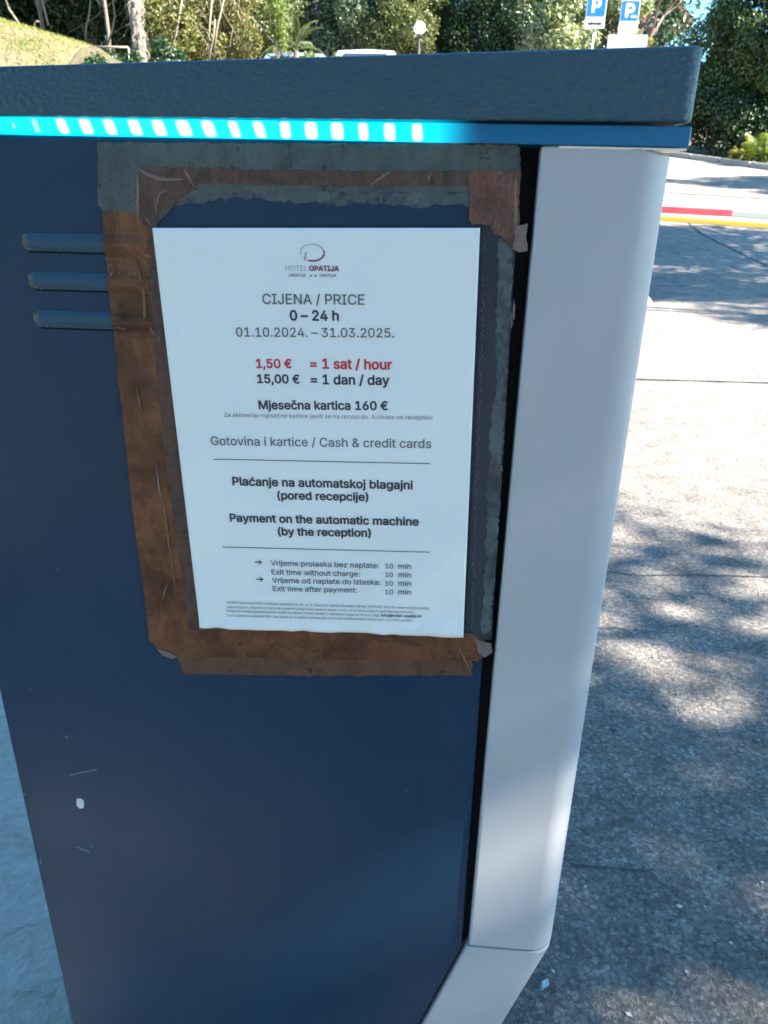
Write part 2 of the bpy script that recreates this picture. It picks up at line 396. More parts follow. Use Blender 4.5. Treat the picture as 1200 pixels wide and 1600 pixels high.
strip_mesh('road_crack', [(0.3700, 0.5761, -0.0026)[:2], (0.4233, 0.5742, -0.0030)[:2], (0.5182, 0.5755, -0.0026)[:2]], 0.0035, M_tar, 0.003, 0.003, 8)
strip_mesh('road_crack', [(4.0603, 15.5518, 1.1004)[:2], (5.0923, 15.4139, 1.0451)[:2], (6.0194, 15.0729, 1.0044)[:2]], 0.09, M_tar, 0.005, 0.01, 9)

# ------------------------------------------------------------------ the parking terminal
TB = ISZ
term = empty('parking_terminal', (0.0, 0.15, TB), 0, 'dark blue parking terminal with light grey front cover and glowing cyan strip under its lid', 'parking terminal')
XL = -0.2806; XR = 0.1276; ZT = 1.1988; ZC = 0.5065
XF = XR - (ZC - 0.30) * 0.305                # foot of the sloping lower edge
XRT = 0.1214
outline = [(XL, ZT), (XRT, ZT), (XR, ZC), (XR - (ZC - 0.24) * 0.312, 0.24), (XR - (ZC - 0.24) * 0.312, TB), (XL, TB)]
bm = prism(outline, 0.0, 0.010); bevel(bm, 0.0016, 2)
side = world_part('side_panel', bm, M_panel, term)
bm = prism([(x - (0.006 if x > 0 else -0.004), z - 0.004 if z > 1 else z) for x, z in outline], 0.012, 0.31)
world_part('body', bm, M_panel, term)
# black recess between side panel and cover
XCV = 0.1338
sl = 0.312
bm = prism([(XRT - 0.004, ZT - 0.002), (XCV + 0.03, ZT - 0.002), (XCV + 0.03, ZC), (XCV + 0.03 - (ZC - 0.24) * sl, 0.24), (XCV + 0.03 - (ZC - 0.24) * sl, TB), (XR - 0.03 - (ZC - 0.24) * sl, TB), (XR - 0.006 - (ZC - 0.24) * sl, 0.24), (XR - 0.004, ZC)], 0.009, 0.30)
world_part('seam_channel', bm, M_black, term)
# upper grey cover
XO = 0.2135; ZG = 1.1982; ZB = 0.5139
zc1, zc2, zc3 = 1.1982, 1.1969, 1.1949
bm = prism([(XCV, ZG), (0.1718, zc1), (0.1918, zc2), (XO, zc3), (XO, ZB), (XCV, ZB)], -0.004, 0.304)
ve = [e for e in bm.edges if abs(e.verts[0].co.z - e.verts[1].co.z) > 0.1 and e.verts[0].co.x > 0.2]
bevel(bm, 0.022, 8, ve)
bevel(bm, 0.0032, 3, [e for e in bm.edges if e.calc_face_angle(0) > 0.6])
soften(world_part('front_cover', bm, M_cover, term, smooth=True))
# lower grey cover, sloping in
ZB2 = ZB - 0.0035
xo2 = 0.2125
low = [(XCV - 0.0015, ZB2), (xo2, ZB2), (xo2, ZB2 - 0.004), (xo2 - (ZB2 - 0.004 - 0.24) * 0.30, 0.24), (xo2 - (ZB2 - 0.24) * 0.30, TB), (XCV - (ZB2 - 0.24) * sl, TB), (XCV - (ZB2 - 0.24) * sl, 0.24)]
bm = prism(low, -0.002, 0.300)
ve = [e for e in bm.edges if abs(e.verts[0].co.y - e.verts[1].co.y) < 1e-4 and min(q.co.x for q in e.verts) > XCV + 0.0 - (ZB2 - 0.24) * 0.30 + 0.055 and abs(e.verts[0].co.z - e.verts[1].co.z) > 0.002]
bevel(bm, 0.018, 6, ve)
bevel(bm, 0.0025, 2, [e for e in bm.edges if e.calc_face_angle(0) > 0.5])
soften(world_part('lower_cover', bm, M_cover, term, smooth=True))
# lid (wedge, higher towards the front end)
lz0, lz1 = 1.2349, 1.2490
b0, b1 = 1.2085, 1.2110
lx0, lx1 = -0.1882, 0.2136
def lidz(x, a, b): return a + (b - a) * (x - lx0) / (lx1 - lx0)
LXL, LXR = -0.335, lx1 + 0.0045
bm = prism([(LXL, lidz(LXL, lz0, lz1)), (LXR, lz1), (LXR, b1), (LXL, lidz(LXL, b0, b1))], -0.010, 0.330)
bevel(bm, 0.0085, 6, [e for e in bm.edges if abs(e.verts[0].co.x - e.verts[1].co.x) < 1e-3 and abs(e.verts[0].co.y - e.verts[1].co.y) < 1e-3])
bevel(bm, 0.0018, 2, [e for e in bm.edges if e.calc_face_angle(0) > 0.9])
soften(world_part('lid', bm, M_lid, term, smooth=True))
# strip under the lid
s0, s1 = 1.2084, 1.2092
t0, t1 = 1.1986, 1.1973
sx0, sx1 = -0.1965, 0.2182
def stz(x, a, b): return a + (b - a) * (x - sx0) / (sx1 - sx0)
def seg(xa, xb, name, mt, ya=-0.006, yb=0.322, da=0.0, db=0.0):
    bm = prism([(xa, stz(xa, s0, s1) - da), (xb, stz(xb, s0, s1) - da), (xb, stz(xb, t0, t1) + db), (xa, stz(xa, t0, t1) + db)], ya, yb)
    bevel(bm, 0.0007, 1); return world_part(name, bm, mt, term)
j1, j2 = -0.1684, -0.0233
stc = empty('light_strip', (0, 0, 0)); stc.parent = term; stc.location = (0, -0.15, -TB)
def seg2(xa, xb):
    bm = prism([(xa, stz(xa, s0, s1)), (xb, stz(xb, s0, s1)), (xb, stz(xb, t0, t1) + 0.0008), (xa, stz(xa, t0, t1) + 0.0008)], -0.006, 0.012)
    bevel(bm, 0.0006, 1); world_part('diffuser', bm, M_strip, stc)
seg2(-0.33, j1 - 0.0004); seg2(j1 + 0.0004, j2 - 0.0003); seg2(j2 + 0.0003, sx1)
bm = prism([(-0.33, stz(-0.33, s0, s1) - 0.0004), (sx1 - 0.001, stz(sx1, s0, s1) - 0.0004), (sx1 - 0.001, stz(sx1, t0, t1)), (-0.33, stz(-0.33, t0, t1))], 0.013, 0.322)
world_part('strip_body', bm, M_strip, stc)
# glossy white soffit plate under the strip
bm = prism([(XCV + 0.01, stz(XCV, t0, t1) + 0.0003), (sx1 - 0.0006, stz(sx1, t0, t1) + 0.0003), (sx1 - 0.0006, stz(sx1, t0, t1) - 0.0009), (XCV + 0.01, stz(XCV, t0, t1) - 0.0009)], -0.004, 0.32)
world_part('soffit', bm, M_under, term)
bm = prism([(XL + 0.004, stz(XL, t0, t1) - 0.0005), (XCV + 0.012, stz(XCV, t0, t1) - 0.0005), (XCV + 0.012, ZT - 0.003), (XL + 0.004, ZT - 0.003)], 0.004, 0.30)
world_part('neck', bm, M_black, term)
rnd = random.Random(4)
led_px = [(22, 4, .0), (58, 10, .2), (101, 15, 1), (139, 17, 1), (177, 16, 1), (217, 17, 1), (255, 18, 1), (294, 20, 1), (333, 18, 1), (373, 14, 1), (412, 15, 1), (452, 15, 1), (492, 18, 1), (532, 18, 1), (572, 14, 1), (612, 16, 1), (654, 15, 1)]
K = 0.0779 - 0.0396
for u, w, on in led_px:
    xc = -0.1961 + (0.0779 - -0.1961) * u / 700.0
    hw = w * K / 200.0 * 0.82; za, zb = stz(xc, s0, s1) - 0.0010, stz(xc, t0, t1) + 0.0014
    if on == 0: za -= 0.002; zb += 0.002
    m_ = (za + zb) / 2; hh_ = (za - zb) / 2; pl = []
    for k in range(16):
        a = 2 * math.pi * k / 16; ca, sa = math.cos(a), math.sin(a)
        ex = math.copysign(abs(ca) ** 0.45, ca) * hw; ez = math.copysign(abs(sa) ** 0.45, sa) * hh_
        pl.append((xc + ex - ez * (.26 if u < 420 else .08), m_ + ez))
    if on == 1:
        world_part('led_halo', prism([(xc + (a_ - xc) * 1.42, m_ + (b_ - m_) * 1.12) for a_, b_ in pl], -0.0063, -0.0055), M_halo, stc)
    bm = prism(pl, -0.0066, -0.0055)
    world_part('led', bm, M_led if on == 1 else M_led2, stc)

# louvres pressed out of the side panel
LOUV = [(-0.1972, 1.1358, -0.1105), (-0.1969, 1.1115, -0.1113), (-0.1972, 1.0863, -0.1121)]
LR = 0.0058; LH = 0.0019
def louver_h(x, z):
    for xa, zc, xb in LOUV:
        cx = min(max(x, xa + LR), xb - LR); d = math.hypot(x - cx, z - zc)
        if d < LR: return LH * math.sqrt(max(0, 1 - (d / LR) ** 2)) ** 1.5
    return 0.0
for xa, zc, xb in LOUV:
    bm = bmesh.new(); n = 14; rings = []
    for k in range(n + 1):
        t = k / n; s_ = math.cos(t * math.pi / 2); h = LH * math.sin(t * math.pi / 2) ** 1.5
        ring = []
        for i in range(12):
            a = math.pi / 2 + math.pi * i / 11; ring.append((xa + LR + math.cos(a) * LR * s_, zc + math.sin(a) * LR * s_))
        for i in range(12):
            a = -math.pi / 2 + math.pi * i / 11; ring.append((xb - LR + math.cos(a) * LR * s_, zc + math.sin(a) * LR * s_))
        rings.append([bm.verts.new((x, -h - 0.0002 + (0.0012 if k == 0 else 0), z)) for x, z in ring])
    for a, b in zip(rings, rings[1:]):
        m_ = len(a)
        for i in range(m_):
            try: bm.faces.new((a[i], a[(i + 1) % m_], b[(i + 1) % m_], b[i]))
            except ValueError: pass
    bmesh.ops.remove_doubles(bm, verts=bm.verts, dist=1e-6); bmesh.ops.recalc_face_normals(bm, faces=bm.faces)
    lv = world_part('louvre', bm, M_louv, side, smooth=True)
    # black strip below each louvre paints its slit and the shadow under the lip
    bm = prism([(xa + 0.004, zc - LR * 0.86), (xb - 0.004, zc - LR * 0.86), (xb - 0.004, zc - LR * 1.16), (xa + 0.004, zc - LR * 1.16)], -0.0004, 0.001)
    world_part('louvre_slit_shade', bm, M_black, side)
    # grit caught at the blunt end and along the lower lip
    bm = bmesh.new(); r2 = random.Random(int(zc * 1000))
    for q in range(80):
        if q < 50:
            a = r2.uniform(math.radians(120), math.radians(260)); rr = LR * r2.uniform(0.72, 1.02)
            x, z = xa + LR + math.cos(a) * rr, zc + math.sin(a) * rr
        else:
            x = xa + LR + r2.random() ** 2.2 * 0.05; z = zc - LR * r2.uniform(0.55, 0.98)
        s_ = r2.uniform(0.0002, 0.0008) * (1 if q < 50 else .55)
        r = bmesh.ops.create_icosphere(bm, subdivisions=1, radius=s_)
        bmesh.ops.transform(bm, matrix=Matrix.Translation((x, -louver_h(x, z) - 0.0003, z)) @ Matrix.Diagonal((1.3, 0.6, 1.0, 1)), verts=r['verts'])
    tag(world_part('dried_dirt', bm, M_dirt, side), kind='stuff')

# chips and scratches on the lower left of the side panel
def fleck(pts, y=-0.0005, m_=M_edge, name='paint_chip'):
    bm = prism(pts, y, 0.001); world_part(name, bm, m_, side)
M_chip = mat('chip_white', (0.62, 0.60, 0.56), 0.6)
M_scr = mat('scratch_grey', (0.10, 0.15, 0.20), 0.5)
fleck([(-0.2293, 0.6574), (-0.2255, 0.6585), (-0.2229, 0.6557), (-0.2241, 0.6473), (-0.2279, 0.6461), (-0.2304, 0.6497)], m_=M_chip)
fleck([(-0.2293, 0.7291), (-0.2275, 0.7292), (-0.2273, 0.7264), (-0.2297, 0.7262)], m_=M_scr)
fleck([(-0.2323, 0.6853), (-0.2187, 0.6902), (-0.2053, 0.6943), (-0.2055, 0.6928), (-0.2189, 0.6887), (-0.2319, 0.6839)], m_=M_scr, name='scratch')
fleck([(-0.2377, 0.5988), (-0.2307, 0.5963), (-0.2260, 0.5944), (-0.2262, 0.5927), (-0.2322, 0.5945), (-0.2380, 0.5972)], m_=M_scr, name='scratch')
fleck([(-0.2249, 0.6065), (-0.2237, 0.6019), (-0.2215, 0.6005), (-0.2223, 0.5988), (-0.2246, 0.6002)], m_=M_scr, name='scratch')
fleck([(-0.2786, 0.6603), (-0.2774, 0.6604), (-0.2773, 0.6574), (-0.2791, 0.6573)], m_=M_scr)
fleck([(-0.2770, 0.5784), (-0.2758, 0.5786), (-0.2761, 0.5727), (-0.2774, 0.5726)], m_=M_scr)
for q in ([(0.1253, 1.1085), (0.1264, 1.1045), (0.1267, 1.0964), (0.1260, 1.0956), (0.1249, 1.1037)], [(0.1243, 1.1004), (0.1252, 1.0996), (0.1256, 1.0907), (0.1247, 1.0906)], [(0.1251, 1.0956), (0.1261, 1.0944), (0.1258, 1.0923), (0.1249, 1.0931)]):
    bm = prism(q, -0.001, 0.004); world_part('paint_chip', bm, M_tab, side)

# ------------------------------------------------------------------ tapes on the side panel
def film(name, poly, y, th, mt, label, cat='tape', jit=0.0, seed=0, wr=0.00025, step=0.0025, group=None):
    rnd = random.Random(seed)
    P = []
    n = len(poly)
    for i in range(n):
        (x0, z0), (x1, z1) = poly[i], poly[(i + 1) % n]
        L = math.hypot(x1 - x0, z1 - z0); k = max(1, int(L / (0.0025 if jit else 0.02)))
        for q in range(k):
            jj = jit if q else jit * 0.3
            P.append((x0 + (x1 - x0) * q / k + rnd.uniform(-jj, jj), z0 + (z1 - z0) * q / k + rnd.uniform(-jj, jj)))
    bm = bmesh.new()
    bm.faces.new([bm.verts.new((x, 0, z)) for x, z in P])
    xs_ = [p[0] for p in P]; zs_ = [p[1] for p in P]
    x = min(xs_) + step
    while x < max(xs_):
        bmesh.ops.bisect_plane(bm, geom=list(bm.verts) + list(bm.edges) + list(bm.faces), plane_co=(x, 0, 0), plane_no=(1, 0, 0)); x += step
    z = min(zs_) + step
    while z < max(zs_):
        bmesh.ops.bisect_plane(bm, geom=list(bm.verts) + list(bm.edges) + list(bm.faces), plane_co=(0, 0, z), plane_no=(0, 0, 1)); z += step
    bmesh.ops.triangulate(bm, faces=[f for f in bm.faces if len(f.verts) > 4])
    from mathutils import noise as mn
    for q in bm.verts:
        w_ = mn.noise(Vector((q.co.x * 90 + seed * 7, q.co.z * 60, 1.3))) + 0.6 * mn.noise(Vector((q.co.x * 260 + seed, q.co.z * 200, 4.3)))
        q.co.y = y - louver_h(q.co.x, q.co.z) - abs(w_) * wr
    for f in bm.faces:
        f.normal_update()
        if f.normal.y > 0: f.normal_flip()
    r = bmesh.ops.extrude_face_region(bm, geom=list(bm.faces))
    bmesh.ops.translate(bm, verts=[e for e in r['geom'] if isinstance(e, bmesh.types.BMVert)], vec=(0, -th, 0))
    bmesh.ops.recalc_face_normals(bm, faces=bm.faces)
    o = world_part(name, bm, mt, smooth=False)
    return tag(o, label, cat, group)

def fold(parent, pts, w, y, mt=None, name='tape_fold'):
    """a thin raised crease along a polyline of x,z points"""
    bm = bmesh.new(); n = len(pts)
    P = []
    for i, (x, z) in enumerate(pts):
        t = i / (n - 1); P.append(Vector((x, y - louver_h(x, z), z)))
    rad = [max(0.0002, 0.6 * w * math.sin(math.pi * (0.08 + 0.84 * i / (n - 1)))) for i in range(n)]
    tube(bm, P, rad, 6)
    bmesh.ops.scale(bm, vec=(1, 0.45, 1), verts=bm.verts, space=Matrix.Translation((0, -y, 0)))
    return world_part(name, bm, mt or M_wr, parent, smooth=True)

tp = {}
tp['res_top'] = film('tape_film', [(-0.1379, 1.1955), (-0.0785, 1.1961), (-0.0070, 1.1969), (0.0629, 1.1980), (0.1187, 1.1982), (0.1215, 1.1958), (0.1236, 1.1722), (0.1186, 1.1721), (0.0934, 1.1716), (0.0561, 1.1709), (0.0164, 1.1701), (-0.0237, 1.1693), (-0.0644, 1.1684), (-0.0809, 1.1659), (-0.1025, 1.1564), (-0.1177, 1.1545), (-0.1382, 1.1552), (-0.1424, 1.1586), (-0.1406, 1.1780)], -0.0006, 0.0001, M_res, 'wide dusty grey tape film along the top of the side panel under the light strip', jit=0.0006, seed=1)
tp['resid'] = film('adhesive_residue', [(-0.0965, 1.1678), (-0.0644, 1.1692), (-0.0237, 1.1700), (0.0164, 1.1704), (0.0561, 1.1712), (0.0945, 1.1717), (0.0951, 1.1637), (0.0912, 1.1628), (0.0848, 1.1645), (0.0785, 1.1637), (0.0722, 1.1646), (0.0643, 1.1623), (0.0564, 1.1628), (0.0476, 1.1623), (0.0404, 1.1640), (0.0324, 1.1634), (0.0244, 1.1644), (0.0184, 1.1628), (0.0116, 1.1615), (0.0043, 1.1628), (-0.0037, 1.1638), (-0.0118, 1.1629), (-0.0199, 1.1645), (-0.0280, 1.1633), (-0.0361, 1.1653), (-0.0434, 1.1644), (-0.0499, 1.1658), (-0.0598, 1.1645), (-0.0689, 1.1631), (-0.0764, 1.1615), (-0.0830, 1.1613), (-0.0898, 1.1597), (-0.0973, 1.1595)], -0.0004, 0.0001, M_resin, 'ragged grey adhesive residue in a band just above the white notice', cat='residue', jit=0.0013, seed=2)
tp['right_film'] = film('tape_film', [(0.1013, 1.1527), (0.1084, 1.1529), (0.1236, 1.1412), (0.1241, 1.1077), (0.1252, 1.0706), (0.1268, 1.0082), (0.1282, 0.9343), (0.1301, 0.8518), (0.1094, 0.8503), (0.1070, 1.0073)], -0.0005, 0.0001, M_clear, 'clear tape film down the right edge of the side panel beside the notice', jit=0.0003, seed=3)
tp['right_resid'] = film('adhesive_residue', [(0.1124, 1.1477), (0.1214, 1.1396), (0.1222, 1.1351), (0.1229, 1.1077), (0.1243, 1.0706), (0.1258, 1.0267), (0.1266, 0.9894), (0.1277, 0.9396), (0.1281, 0.8916), (0.1285, 0.8606), (0.1218, 0.8572), (0.1209, 0.8715), (0.1219, 0.8912), (0.1198, 0.9074), (0.1214, 0.9183), (0.1193, 0.9339), (0.1193, 0.9595), (0.1170, 0.9792), (0.1183, 0.9985), (0.1164, 1.0172), (0.1173, 1.0354), (0.1181, 1.0531), (0.1172, 1.0703), (0.1144, 1.0953), (0.1138, 1.1193)], -0.0008, 0.0001, M_resin, 'vertical grey adhesive residue along the black seam right of the notice', cat='residue', jit=0.0011, seed=4)
tp['left'] = film('packing_tape', [(-0.1401, 1.1556), (-0.1171, 1.1557), (-0.1142, 1.1477), (-0.1060, 1.1448), (-0.1007, 1.1213), (-0.0983, 0.9981), (-0.0913, 0.8486), (-0.0890, 0.8368), (-0.1088, 0.8245), (-0.1292, 0.8218), (-0.1372, 0.8262), (-0.1434, 0.8330), (-0.1427, 0.8745), (-0.1439, 0.9190), (-0.1439, 0.9663), (-0.1433, 0.9961), (-0.1427, 1.0294), (-0.1432, 1.0476), (-0.1417, 1.0786), (-0.1422, 1.0955), (-0.1413, 1.1202), (-0.1414, 1.1362)], -0.0009, 0.00015, M_br1, 'long brown packing tape down the left side of the white notice', jit=0.0003, seed=5, wr=0.0006)
tp['left2'] = film('packing_tape', [(-0.1093, 1.1440), (-0.1009, 1.1442), (-0.0994, 1.1052), (-0.0987, 1.0450), (-0.0976, 0.9586), (-0.0934, 0.8459), (-0.1090, 0.8448), (-0.1110, 0.8938), (-0.1131, 0.9475), (-0.1151, 0.9976), (-0.1146, 1.0444), (-0.1133, 1.0881), (-0.1138, 1.1170)], -0.0014, 0.00012, M_br2, 'narrow dark crinkled brown tape overlapping the left edge of the notice surround', jit=0.0006, seed=15, wr=0.0009)
tp['top'] = film('packing_tape', [(-0.1145, 1.1822), (-0.0795, 1.1821), (-0.0312, 1.1819), (0.0244, 1.1822), (0.0791, 1.1832), (0.0918, 1.1834), (0.0923, 1.1756), (0.0795, 1.1750), (0.0482, 1.1740), (0.0165, 1.1737), (-0.0155, 1.1735), (-0.0396, 1.1734), (-0.0680, 1.1732), (-0.0770, 1.1723), (-0.0823, 1.1677), (-0.0884, 1.1635), (-0.0957, 1.1566), (-0.1029, 1.1507), (-0.1078, 1.1440), (-0.1188, 1.1438)], -0.0010, 0.00012, M_br2, 'brown tape running across the top of the panel above the notice', jit=0.0006, seed=6, wr=0.0004)
tp['corner'] = film('packing_tape', [(0.0918, 1.1838), (0.1222, 1.1840), (0.1232, 1.1722), (0.1243, 1.1559), (0.1237, 1.1397), (0.1201, 1.1397), (0.1153, 1.1456), (0.1096, 1.1477), (0.1068, 1.1529), (0.0965, 1.1534), (0.0940, 1.1552)], -0.0013, 0.00012, M_br3, 'reddish brown crumpled tape patch at the upper right corner of the panel', jit=0.0007, seed=7, wr=0.0008)
tp['bot2'] = film('packing_tape', [(-0.1234, 0.8282), (-0.0456, 0.8312), (0.0265, 0.8351), (0.1170, 0.8403), (0.1170, 0.8175), (0.0678, 0.8144), (-0.0046, 0.8084), (-0.0679, 0.8050), (-0.1183, 0.8018), (-0.1205, 0.8130)], -0.0006, 0.00015, M_br4, 'older dark rough brown tape, lowest strip below the white notice', jit=0.0008, seed=8, wr=0.0005)
tp['bot1'] = film('packing_tape', [(-0.1380, 0.8486), (-0.0960, 0.8532), (-0.0446, 0.8531), (0.0264, 0.8544), (0.1060, 0.8575), (0.1149, 0.8581), (0.1284, 0.8486), (0.1280, 0.8403), (0.1206, 0.8315), (0.1165, 0.8324), (0.0673, 0.8300), (0.0163, 0.8257), (-0.0458, 0.8231), (-0.1091, 0.8198), (-0.1198, 0.8184), (-0.1289, 0.8233), (-0.1382, 0.8263)], -0.0012, 0.00015, M_br1, 'smooth brown packing tape right under the bottom edge of the white notice', jit=0.0004, seed=9, wr=0.0005)
tp['tab'] = film('tape_tab', [(0.1229, 1.1533), (0.1294, 1.1545), (0.1294, 1.1460), (0.1309, 1.1385), (0.1262, 1.1376), (0.1217, 1.1390)], -0.0026, 0.0002, M_tab, 'small pale torn tape tab sticking over the black seam at the upper right', jit=0.0006, seed=10, wr=0.001, step=0.003)
tp['tab2'] = film('tape_tab', [(0.1172, 0.8529), (0.1222, 0.8516), (0.1302, 0.8498), (0.1313, 0.8422), (0.1262, 0.8371), (0.1210, 0.8403)], -0.0024, 0.0002, M_tab, 'small frayed tape end at the lower right corner below the notice', jit=0.0006, seed=11, wr=0.001, step=0.003)
tp['tab3'] = film('tape_tab', [(-0.1379, 0.8268), (-0.1286, 0.8237), (-0.1206, 0.8188), (-0.1250, 0.8166), (-0.1333, 0.8197)], -0.0017, 0.0001, M_tab, 'small curled tape end at the lower left corner of the brown tape frame', jit=0.0005, seed=12, wr=0.001, step=0.003)
Y2 = -0.0012
fold(tp['top'], [(-0.1137, 1.1815), (-0.1091, 1.1779), (-0.1020, 1.1755), (-0.0955, 1.1748), (-0.0857, 1.1754)], 0.0022, -0.0012)
fold(tp['top'], [(-0.1142, 1.1807), (-0.1152, 1.1711), (-0.1165, 1.1599), (-0.1178, 1.1446)], 0.0016, -0.0012)
fold(tp['top'], [(-0.0847, 1.1816), (-0.0826, 1.1777), (-0.0794, 1.1718)], 0.0015, -0.0012)
fold(tp['top'], [(0.0312, 1.1740), (0.0363, 1.1774), (0.0417, 1.1807), (0.0440, 1.1822)], 0.0013, -0.0012)
fold(tp['top'], [(0.0670, 1.1754), (0.0676, 1.1790), (0.0690, 1.1826)], 0.0010, -0.0012)
fold(tp['top'], [(-0.1050, 1.1545), (-0.1043, 1.1609), (-0.1012, 1.1670), (-0.0961, 1.1693)], 0.0008, -0.0012)
fold(tp['top'], [(-0.1134, 1.1539), (-0.1104, 1.1501), (-0.1090, 1.1479)], 0.0008, -0.0012)
fold(tp['corner'], [(0.1199, 1.1829), (0.1205, 1.1722), (0.1221, 1.1577), (0.1217, 1.1405)], 0.0020, -0.0014)
fold(tp['corner'], [(0.1245, 1.1577), (0.1237, 1.1484), (0.1217, 1.1405)], 0.0010, -0.0016)
fold(tp['corner'], [(0.1082, 1.1559), (0.1127, 1.1582), (0.1168, 1.1609)], 0.0008, -0.0014)
fold(tp['corner'], [(0.0946, 1.1585), (0.0952, 1.1548), (0.0962, 1.1526)], 0.0010, -0.0014)
for q, w_ in (([(-0.1212, 1.1280), (-0.1186, 1.1128), (-0.1182, 1.1005), (-0.1191, 1.0879), (-0.1206, 1.0819)], 0.0020), ([(-0.1389, 1.1236), (-0.1366, 1.1212), (-0.1378, 1.1180), (-0.1399, 1.1155)], 0.0010), ([(-0.1412, 1.0838), (-0.1370, 1.0822), (-0.1326, 1.0815)], 0.0010),
              ([(-0.1166, 1.1309), (-0.1125, 1.1291), (-0.1109, 1.1283)], 0.0013), ([(-0.1171, 1.0854), (-0.1150, 1.0804), (-0.1135, 1.0779)], 0.0012), ([(-0.1213, 0.9726), (-0.1195, 0.9524), (-0.1186, 0.9208), (-0.1171, 0.8934), (-0.1182, 0.8706)], 0.0017), ([(-0.1220, 0.9846), (-0.1218, 0.9676), (-0.1209, 0.9471)], 0.0014), ([(-0.1306, 1.0437), (-0.1294, 1.0301), (-0.1288, 1.0184)], 0.0016), ([(-0.1285, 0.8699), (-0.1261, 0.8787), (-0.1228, 0.8863)], 0.0010)):
    fold(tp['left'], q, w_, -0.0017, M_wr2 if w_ > 0.00145 else M_wr)
for q, w_ in (([(0.1137, 0.8541), (0.1189, 0.8498), (0.1240, 0.8478)], 0.0011), ([(0.0667, 0.8479), (0.0919, 0.8438), (0.1162, 0.8372)], 0.0008), ([(0.1049, 0.8435), (0.1105, 0.8332), (0.1168, 0.8204)], 0.0010), ([(0.1100, 0.8567), (0.1171, 0.8537), (0.1224, 0.8494)], 0.0009), ([(0.0466, 0.8489), (0.0770, 0.8415), (0.1075, 0.8330)], 0.0006), ([(0.0336, 0.8385), (0.0469, 0.8358), (0.0671, 0.8361)], 0.0006)):
    fold(tp['bot1'], q, w_, -0.0015, M_wr2 if w_ < 0.0009 else M_wr)

# fine perforation-like print down the clear film right of the notice
bm = bmesh.new(); r2 = random.Random(9)
p0, p1 = Vector((0.1042, -0.0009, 1.1453)), Vector((0.1143, -0.0009, 0.8597))
d = (p1 - p0); sd = Vector((-d.z, 0, d.x)).normalized()
for i in range(300):
    c = p0 + d * (i / 300) + sd * r2.uniform(-0.0010, 0.0010)
    w_, h_ = r2.uniform(0.0003, 0.0009), r2.uniform(0.0002, 0.0005)
    if r2.random() < 0.2: continue
    box(bm, (c.x, -0.0009, c.z), (w_, 0.0002, h_))
o = world_part('worn_print', bm, mat('worn_print_grey', (0.15, 0.19, 0.23), 0.6), tp['right_film']); tag(o, kind='stuff')

# ------------------------------------------------------------------ the price notice
TL, TR, BR, BL = [Vector(p) for p in ((-0.1076, -0.0020, 1.1464), (0.1006, -0.0020, 1.1513), (0.1081, -0.0020, 0.8553), (-0.0997, -0.0020, 0.8493))]
def pp(u, v_): return (TL * (1 - u) + TR * u) * (1 - v_) + (BL * (1 - u) + BR * u) * v_
def paper_y(u, v_):
    x = 0.0
    for (cu, cv, r, a) in ((0.93, 0.985, 0.05, .0016), (0.83, 0.99, 0.04, .0012), (0.72, 1.0, 0.03, .0008), (0.5, 1.0, 0.03, .0006), (0.3, 1.0, .03, .0006), (0.12, 0.99, .03, .0007), (0.05, 0.22, .02, .0007), (0.07, 0.26, .015, .0005), (0.16, 0.04, .02, .0004)):
        x += a * math.exp(-(((u - cu) / r) ** 2 + ((v_ - cv) / (r * 0.5)) ** 2))
    x += 0.0005 * max(0, (v_ - 0.965) / 0.035) * (1 + math.sin(u * 41 + math.sin(u * 17) * 2))
    x += 0.00025 * math.sin(u * 3.0) * math.sin(v_ * 4.0)
    x += max(0, 1 - abs(v_ - 0.975) / 0.03) * max(0, 1 - abs(u - 0.84) / 0.2) * 0.0007 * (1 + math.sin(u * 95 + v_ * 130))
    return x * 1.5
notice = empty('price_notice', pp(.5, .5), 0, 'white A4 parking price sheet taped to the dark side panel, CIJENA / PRICE', 'notice')
bm = bmesh.new(); nu, nv = 90, 130; vs = {}
for i in range(nu + 1):
    for j in range(nv + 1):
        p = pp(i / nu, j / nv); vs[i, j] = bm.verts.new((p.x, -0.0032 - paper_y(i / nu, j / nv), p.z))
for i in range(nu):
    for j in range(nv): bm.faces.new((vs[i, j], vs[i, j + 1], vs[i + 1, j + 1], vs[i + 1, j]))
r = bmesh.ops.extrude_face_region(bm, geom=list(bm.faces))
bmesh.ops.translate(bm, verts=[e for e in r['geom'] if isinstance(e, bmesh.types.BMVert)], vec=(0, 0.0002, 0))
bmesh.ops.recalc_face_normals(bm, faces=bm.faces)
world_part('sheet', bm, M_paper, notice, smooth=True)

